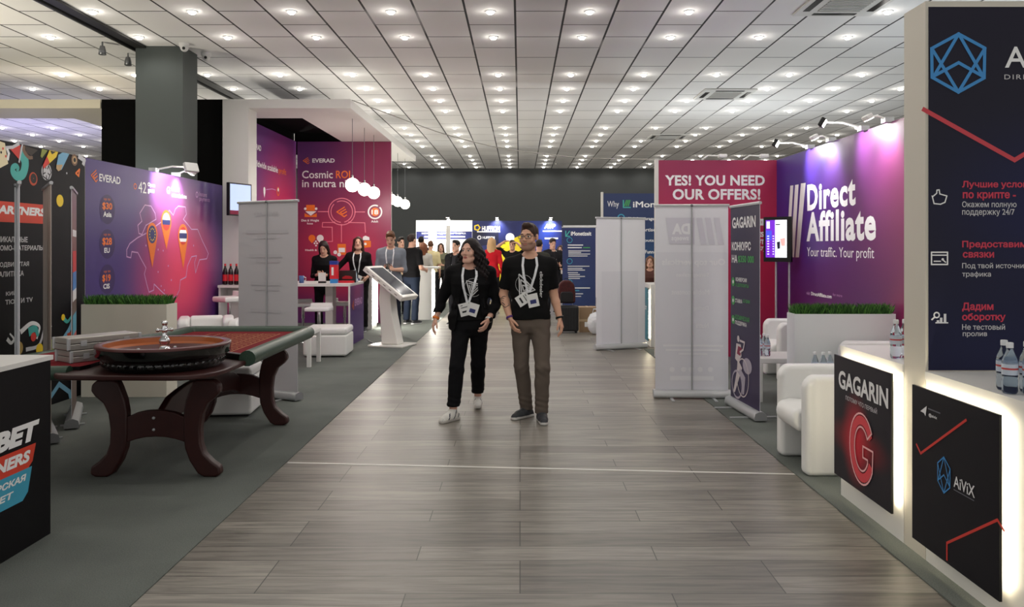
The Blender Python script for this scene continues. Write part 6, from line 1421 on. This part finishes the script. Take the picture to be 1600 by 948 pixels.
cc = wl(741, 449)
chest(wom, TF, [(tri(cc, .09, .25), .010, WP, True), (tri(cc, .058, .25), .009, WP, True), (tri(cc, .028, .25), .007, WP, True), ([(cc[0] + .085 * math.cos(k * PI / 8), cc[1] + .085 * math.sin(k * PI / 8)) for k in range(17)], .0025, WP, False)])
band(wom, j['eR'], j['wR'] + (j['wR'] - j['eR']) * -.02, .030, .022, mat('orange wristband', (236, 130, 50), .5), 'wristband')
band(wom, j['eL'], j['wL'] + (j['wL'] - j['eL']) * -.03, .031, .018, mat('watch strap', (225, 220, 215), .4), 'watch_strap'); d_ = (j['wL'] - j['eL']); d_ /= np.linalg.norm(d_)
q_ = j['wL'] - d_ * .008 + np.array((.022, -.022, .0)); MB().box(q_, (.034, .012, .038), BLACK, rot=(0, -.4, .7)).build('watch', wom, bevel=.004, seg=2)

# ---- the walking man
man, B, TF, j, H, R = person('man with glasses in a black t-shirt and grey trousers walking down the aisle', (.09, 7.4), sex='m', vox=.0042, head=(-.008, -.035, 1.675), hs=1.0, yaw=-.42, pitch=0,
    J=dict(sR=(-.18, 0, 1.42), sL=(.185, 0, 1.42), eR=(-.245, .03, 1.145), wR=(-.18, -.07, .935), eL=(.225, .03, 1.14), wL=(.275, -.02, .93), hR=(-.085, 0, .90), hL=(.095, 0, .90), kR=(-.075, -.02, .49), aR=(-.03, .06, .085), kL=(.115, -.13, .49), aL=(.105, -.11, .085)),
    skin=('tan', (212, 164, 138)), hair=('short', (58, 42, 32)), topc=(15, 15, 16), trousers=((98, 88, 80), .056, .075), shoes=((50, 52, 56), (206, 204, 200)), feet={'R': -.75, 'L': .12}, sleeves=.36, hem=.92, curl=.5, beard=(202, 154, 129),
    lany=(-.012, 1.165, [(-.05, .0, 1.0), (.04, -.01, -.22)]))
ml = lambda px, py: ((px - 828) * 7.27 / F_PX, EYE - (py - VPY) * 7.27 / F_PX)
TPR = mat('teal shirt print', (60, 130, 125), .6)
its = []
for k in (0, 1, 2):
    g = [ml(*q) for q in ((811 + k * 2.6, 428 + k * 8.5), (836 - k * 4, 453 - k * 1.5), (812 + k * 3, 461 - k * 3.5))]; its.append((g, .0115 - k * .0015, WP, True))
c_ = ml(819, 444); its.append(([(c_[0] + .078 * math.cos(k * PI / 10), c_[1] + .085 * math.sin(k * PI / 10)) for k in range(21)], .0028, WP, False))
v, f = text_mesh('clickdealer', .02); v = v - v.min(0); v = v / v.max(0)
o_ = chest(man, TF, its)
m = MB(); PT = []
for a, b in v:
    x, z_ = ml(843.5, 424)[0] - b * -.028 * 1.0, ml(843, 424)[1] - a * .24; y = TF.front(x, z_); PT.append((x, (y if y else -.12) - .005, z_))
m.add(PT, f, WP); m.build('shirt_lettering', man)
for s in 'RL':
    d_ = j['w' + s] - j['e' + s]; band(man, j['e' + s], j['w' + s] - d_ * .02, .033, .018, mat('purple wristband', (84, 44, 120), .5) if s == 'R' else BLACK, 'wristband' if s == 'R' else 'watch_strap')
MB().box(j['wL'] + np.array((.03, -.012, .006)), (.012, .036, .036), BLACK).build('watch', man, bevel=.004, seg=2)
GL = mat('dark spectacle frame', (40, 26, 24), .3); m = MB()
for q in (-1, 1):
    sg_ = lambda t: math.copysign(abs(t) ** .55, t); ring = [H(q * .035 + .029 * sg_(math.cos(a)), -.107 + .012 * abs(math.cos(a)) * (1 if math.cos(a) * q > 0 else 0), .003 + .017 * sg_(math.sin(a))) for a in [2 * PI * k / 20 for k in range(20)]]
    m.tube(ring, .0026, GL, 6, closed=True); m.tube([H(q * .06, -.1, .01), H(q * .077, -.05, .012), H(q * .08, .01, .012)], .0026, GL, 6)
m.tube([H(-.009, -.11, .006), H(0, -.113, .01), H(.009, -.11, .006)], .0026, GL, 6); m.build('glasses', man)
TT = mat('tattoo ink', (96, 84, 78), .6); m = MB(); e_, w_ = Vector(j['eR']), Vector(j['wR'])
for k in range(5):
    c_ = e_.lerp(w_, .12 + k * .09); m.tube([c_ + Vector((.0405 * math.cos(a), .0405 * math.sin(a), .012 * math.sin(3 * a + k))) for a in [-2.6 + i * .28 for i in range(7)]], .004, TT, 5)
m.build('tattoo', man)

# ---- people in the stands
LAN = lambda zb: (0, zb, [(.0, .0, .05), (.03, .0, .4)])
def crowd(label, px, Y, htop, **k):
    x = (px - VPX) * Y / F_PX; f = k.pop('sex', 'm'); base = 1.795 if f == 'm' else 1.685
    if f == 'f': k.setdefault('head', (0, -.02, 1.56)); k.setdefault('hs', .93)
    sc_ = htop / base
    return person(label, (x, Y), sex=f, z=sc_, vox=k.pop('vox', .012), **k)
UPR = dict(eR=(-.23, -.02, 1.13), wR=(-.09, -.27, 1.14), eL=(.23, -.02, 1.13), wL=(.09, -.27, 1.14)); UPH = {'R': ((.5, -.7, .25), (.3, .2, 1)), 'L': ((-.5, -.7, .25), (-.3, .2, 1))}
UPF = dict(eR=(-.2, -.02, 1.05), wR=(-.07, -.26, 1.07), eL=(.2, -.02, 1.05), wL=(.07, -.26, 1.07))
crowd('woman with straight dark hair in black looking down behind the bar table', 507, 14.4, 1.70, sex='f', vox=.010, head=(0, -.07, 1.545), pitch=.55, J=UPF, handn=UPH, hair=('long', (40, 28, 26)), topc=(16, 15, 17), sleeves=.92, hem=.74, trousers=((18, 18, 20), .07))
crowd('woman with brown bob in a black dress leaning one hand on the bar table', 560, 14.9, 1.77, sex='f', vox=.010, yaw=.15, pitch=-.15, J=dict(eR=(-.33, -.03, 1.16), wR=(-.42, -.2, .99), eL=(.24, .0, 1.05), wL=(.18, -.18, .96)), hair=('bob', (62, 36, 28)), topc=(20, 17, 18), sleeves=.88, hem=.55, lany=LAN(1.0), trousers=((22, 20, 22), .055))
gm_, B, TF, j, H, R = crowd('man in a grey shirt looking down at the phone in his hands', 611, 14.2, 1.86, vox=.010, head=(0, -.06, 1.665), pitch=.5, J=UPR, handn=UPH, hair=('short', (96, 62, 40)), topc=(122, 128, 138), sleeves=.62, hem=.86, trousers=((30, 34, 46), .06), shoes=((215, 212, 205), (225, 225, 222)), lany=(0, 1.0, [(.0, .0, .05)]))
k_ = 1.86 / 1.795; gx = (611 - VPX) * 14.2 / F_PX; item('phone', 'dark phone held by the man in the grey shirt', 'phone', MB().box((gx, 14.2 - .35 * k_, 1.205 * k_), (.075, .012, .14), BLACK, rot=(-.9, 0, 0)), (gx, 14.2 - .35 * k_, 1.205 * k_))
crowd('man in a black t-shirt and jeans turned away at the white aisle counter', 643, 16.4, 1.84, vox=.011, rz=2.6, hair=('short', (44, 32, 28)), topc=(17, 17, 19), sleeves=.38, trousers=((34, 42, 58), .065), J=dict(eR=(-.24, .0, 1.12), wR=(-.17, -.24, 1.07), eL=(.26, .04, 1.12), wL=(.22, -.12, .95)))
crowd('dark haired person in a cream shirt behind the black t-shirt man', 626, 18.4, 1.80, rz=.6, hair=('short', (34, 26, 24)), topc=(222, 208, 170), sleeves=.4)
crowd('long brown haired woman in a pale hoodie seen from behind', 662, 20, 1.68, sex='f', rz=2.9, hair=('long', (112, 66, 44)), topc=(176, 172, 166), sleeves=.9, hem=.76)
crowd('man in a pale yellow shirt seen from behind beside the light column', 673, 21.3, 1.74, rz=3.2, hair=('short', (90, 60, 44)), topc=(206, 192, 150), sleeves=.45)
crowd('young woman with long dark hair facing the camera right of the light column', 689, 22.4, 1.68, sex='f', hair=('long', (60, 40, 34)), topc=(112, 112, 92), sleeves=.9, J=UPF, handn=UPH)
crowd('tall dark haired man far behind near the glowing light column', 658, 22.0, 1.86, rz=3.0, hair=('short', (26, 22, 22)), topc=(40, 40, 46), sleeves=.9)
crowd('dark haired man in a black jacket with lanyard behind the walking woman', 713, 16.2, 1.72, rz=-.4, yaw=-.2, hair=('short', (30, 24, 22)), topc=(40, 40, 44), jacket=((18, 18, 21), .80, .9), sleeves=.4, lany=(0, 1.05, [(.0, .0, .1)]))
crowd('blonde woman in a bright red hooded jacket walking away', 768, 18.9, 1.80, sex='f', vox=.010, rz=3.0, hair=('long', (186, 150, 108)), topc=(176, 24, 36), sleeves=.92, hem=.80, trousers=((26, 28, 38), .06), shoes=((180, 170, 160), (210, 205, 200)))
crowd('man in black raising both hands to his head before the yellow wall', 801, 20.2, 1.75, vox=.011, rz=-.3, hair=('short', (60, 44, 36)), topc=(18, 18, 20), sleeves=.92, J=dict(eR=(-.40, -.06, 1.62), wR=(-.20, -.06, 1.76), eL=(.36, -.1, 1.55), wL=(.16, -.12, 1.72)), handn={'R': ((1, 0, .2), (0, -1, .3)), 'L': ((-1, 0, .2), (0, -1, .3))})
crowd('person in a dark olive jacket standing behind the walking man', 842, 17.2, 1.74, rz=2.8, hair=('short', (36, 28, 24)), topc=(52, 52, 46), sleeves=.92, hem=.8)
crowd('man in a dark suit with white lanyard holding papers near the navy banner', 863, 19.0, 1.79, vox=.010, rz=.35, pitch=.25, hair=('short', (44, 34, 30)), topc=(36, 34, 38), jacket=((28, 27, 31), .80, .9), sleeves=.4, lany=(0, 1.05, [(.0, .0, .1)]), J=UPR, handn=UPH)
crowd('woman in a white top standing beside the navy banner', 876, 20.2, 1.62, sex='f', rz=-.3, hair=('bob', (70, 50, 40)), topc=(210, 206, 204), sleeves=.4, J=UPF, handn=UPH)
crowd('woman with long brown hair in a patterned blouse behind the teal counter', 1016, 13.9, 1.42, sex='f', vox=.010, rz=-.3, hair=('long', (104, 70, 50)), topc=(90, 60, 54), sleeves=.9, J=UPF, handn=UPH)

for o, l, r, z in PLACE: o.location = l; o.rotation_euler = (0, 0, r); o.scale = (z, z, z)
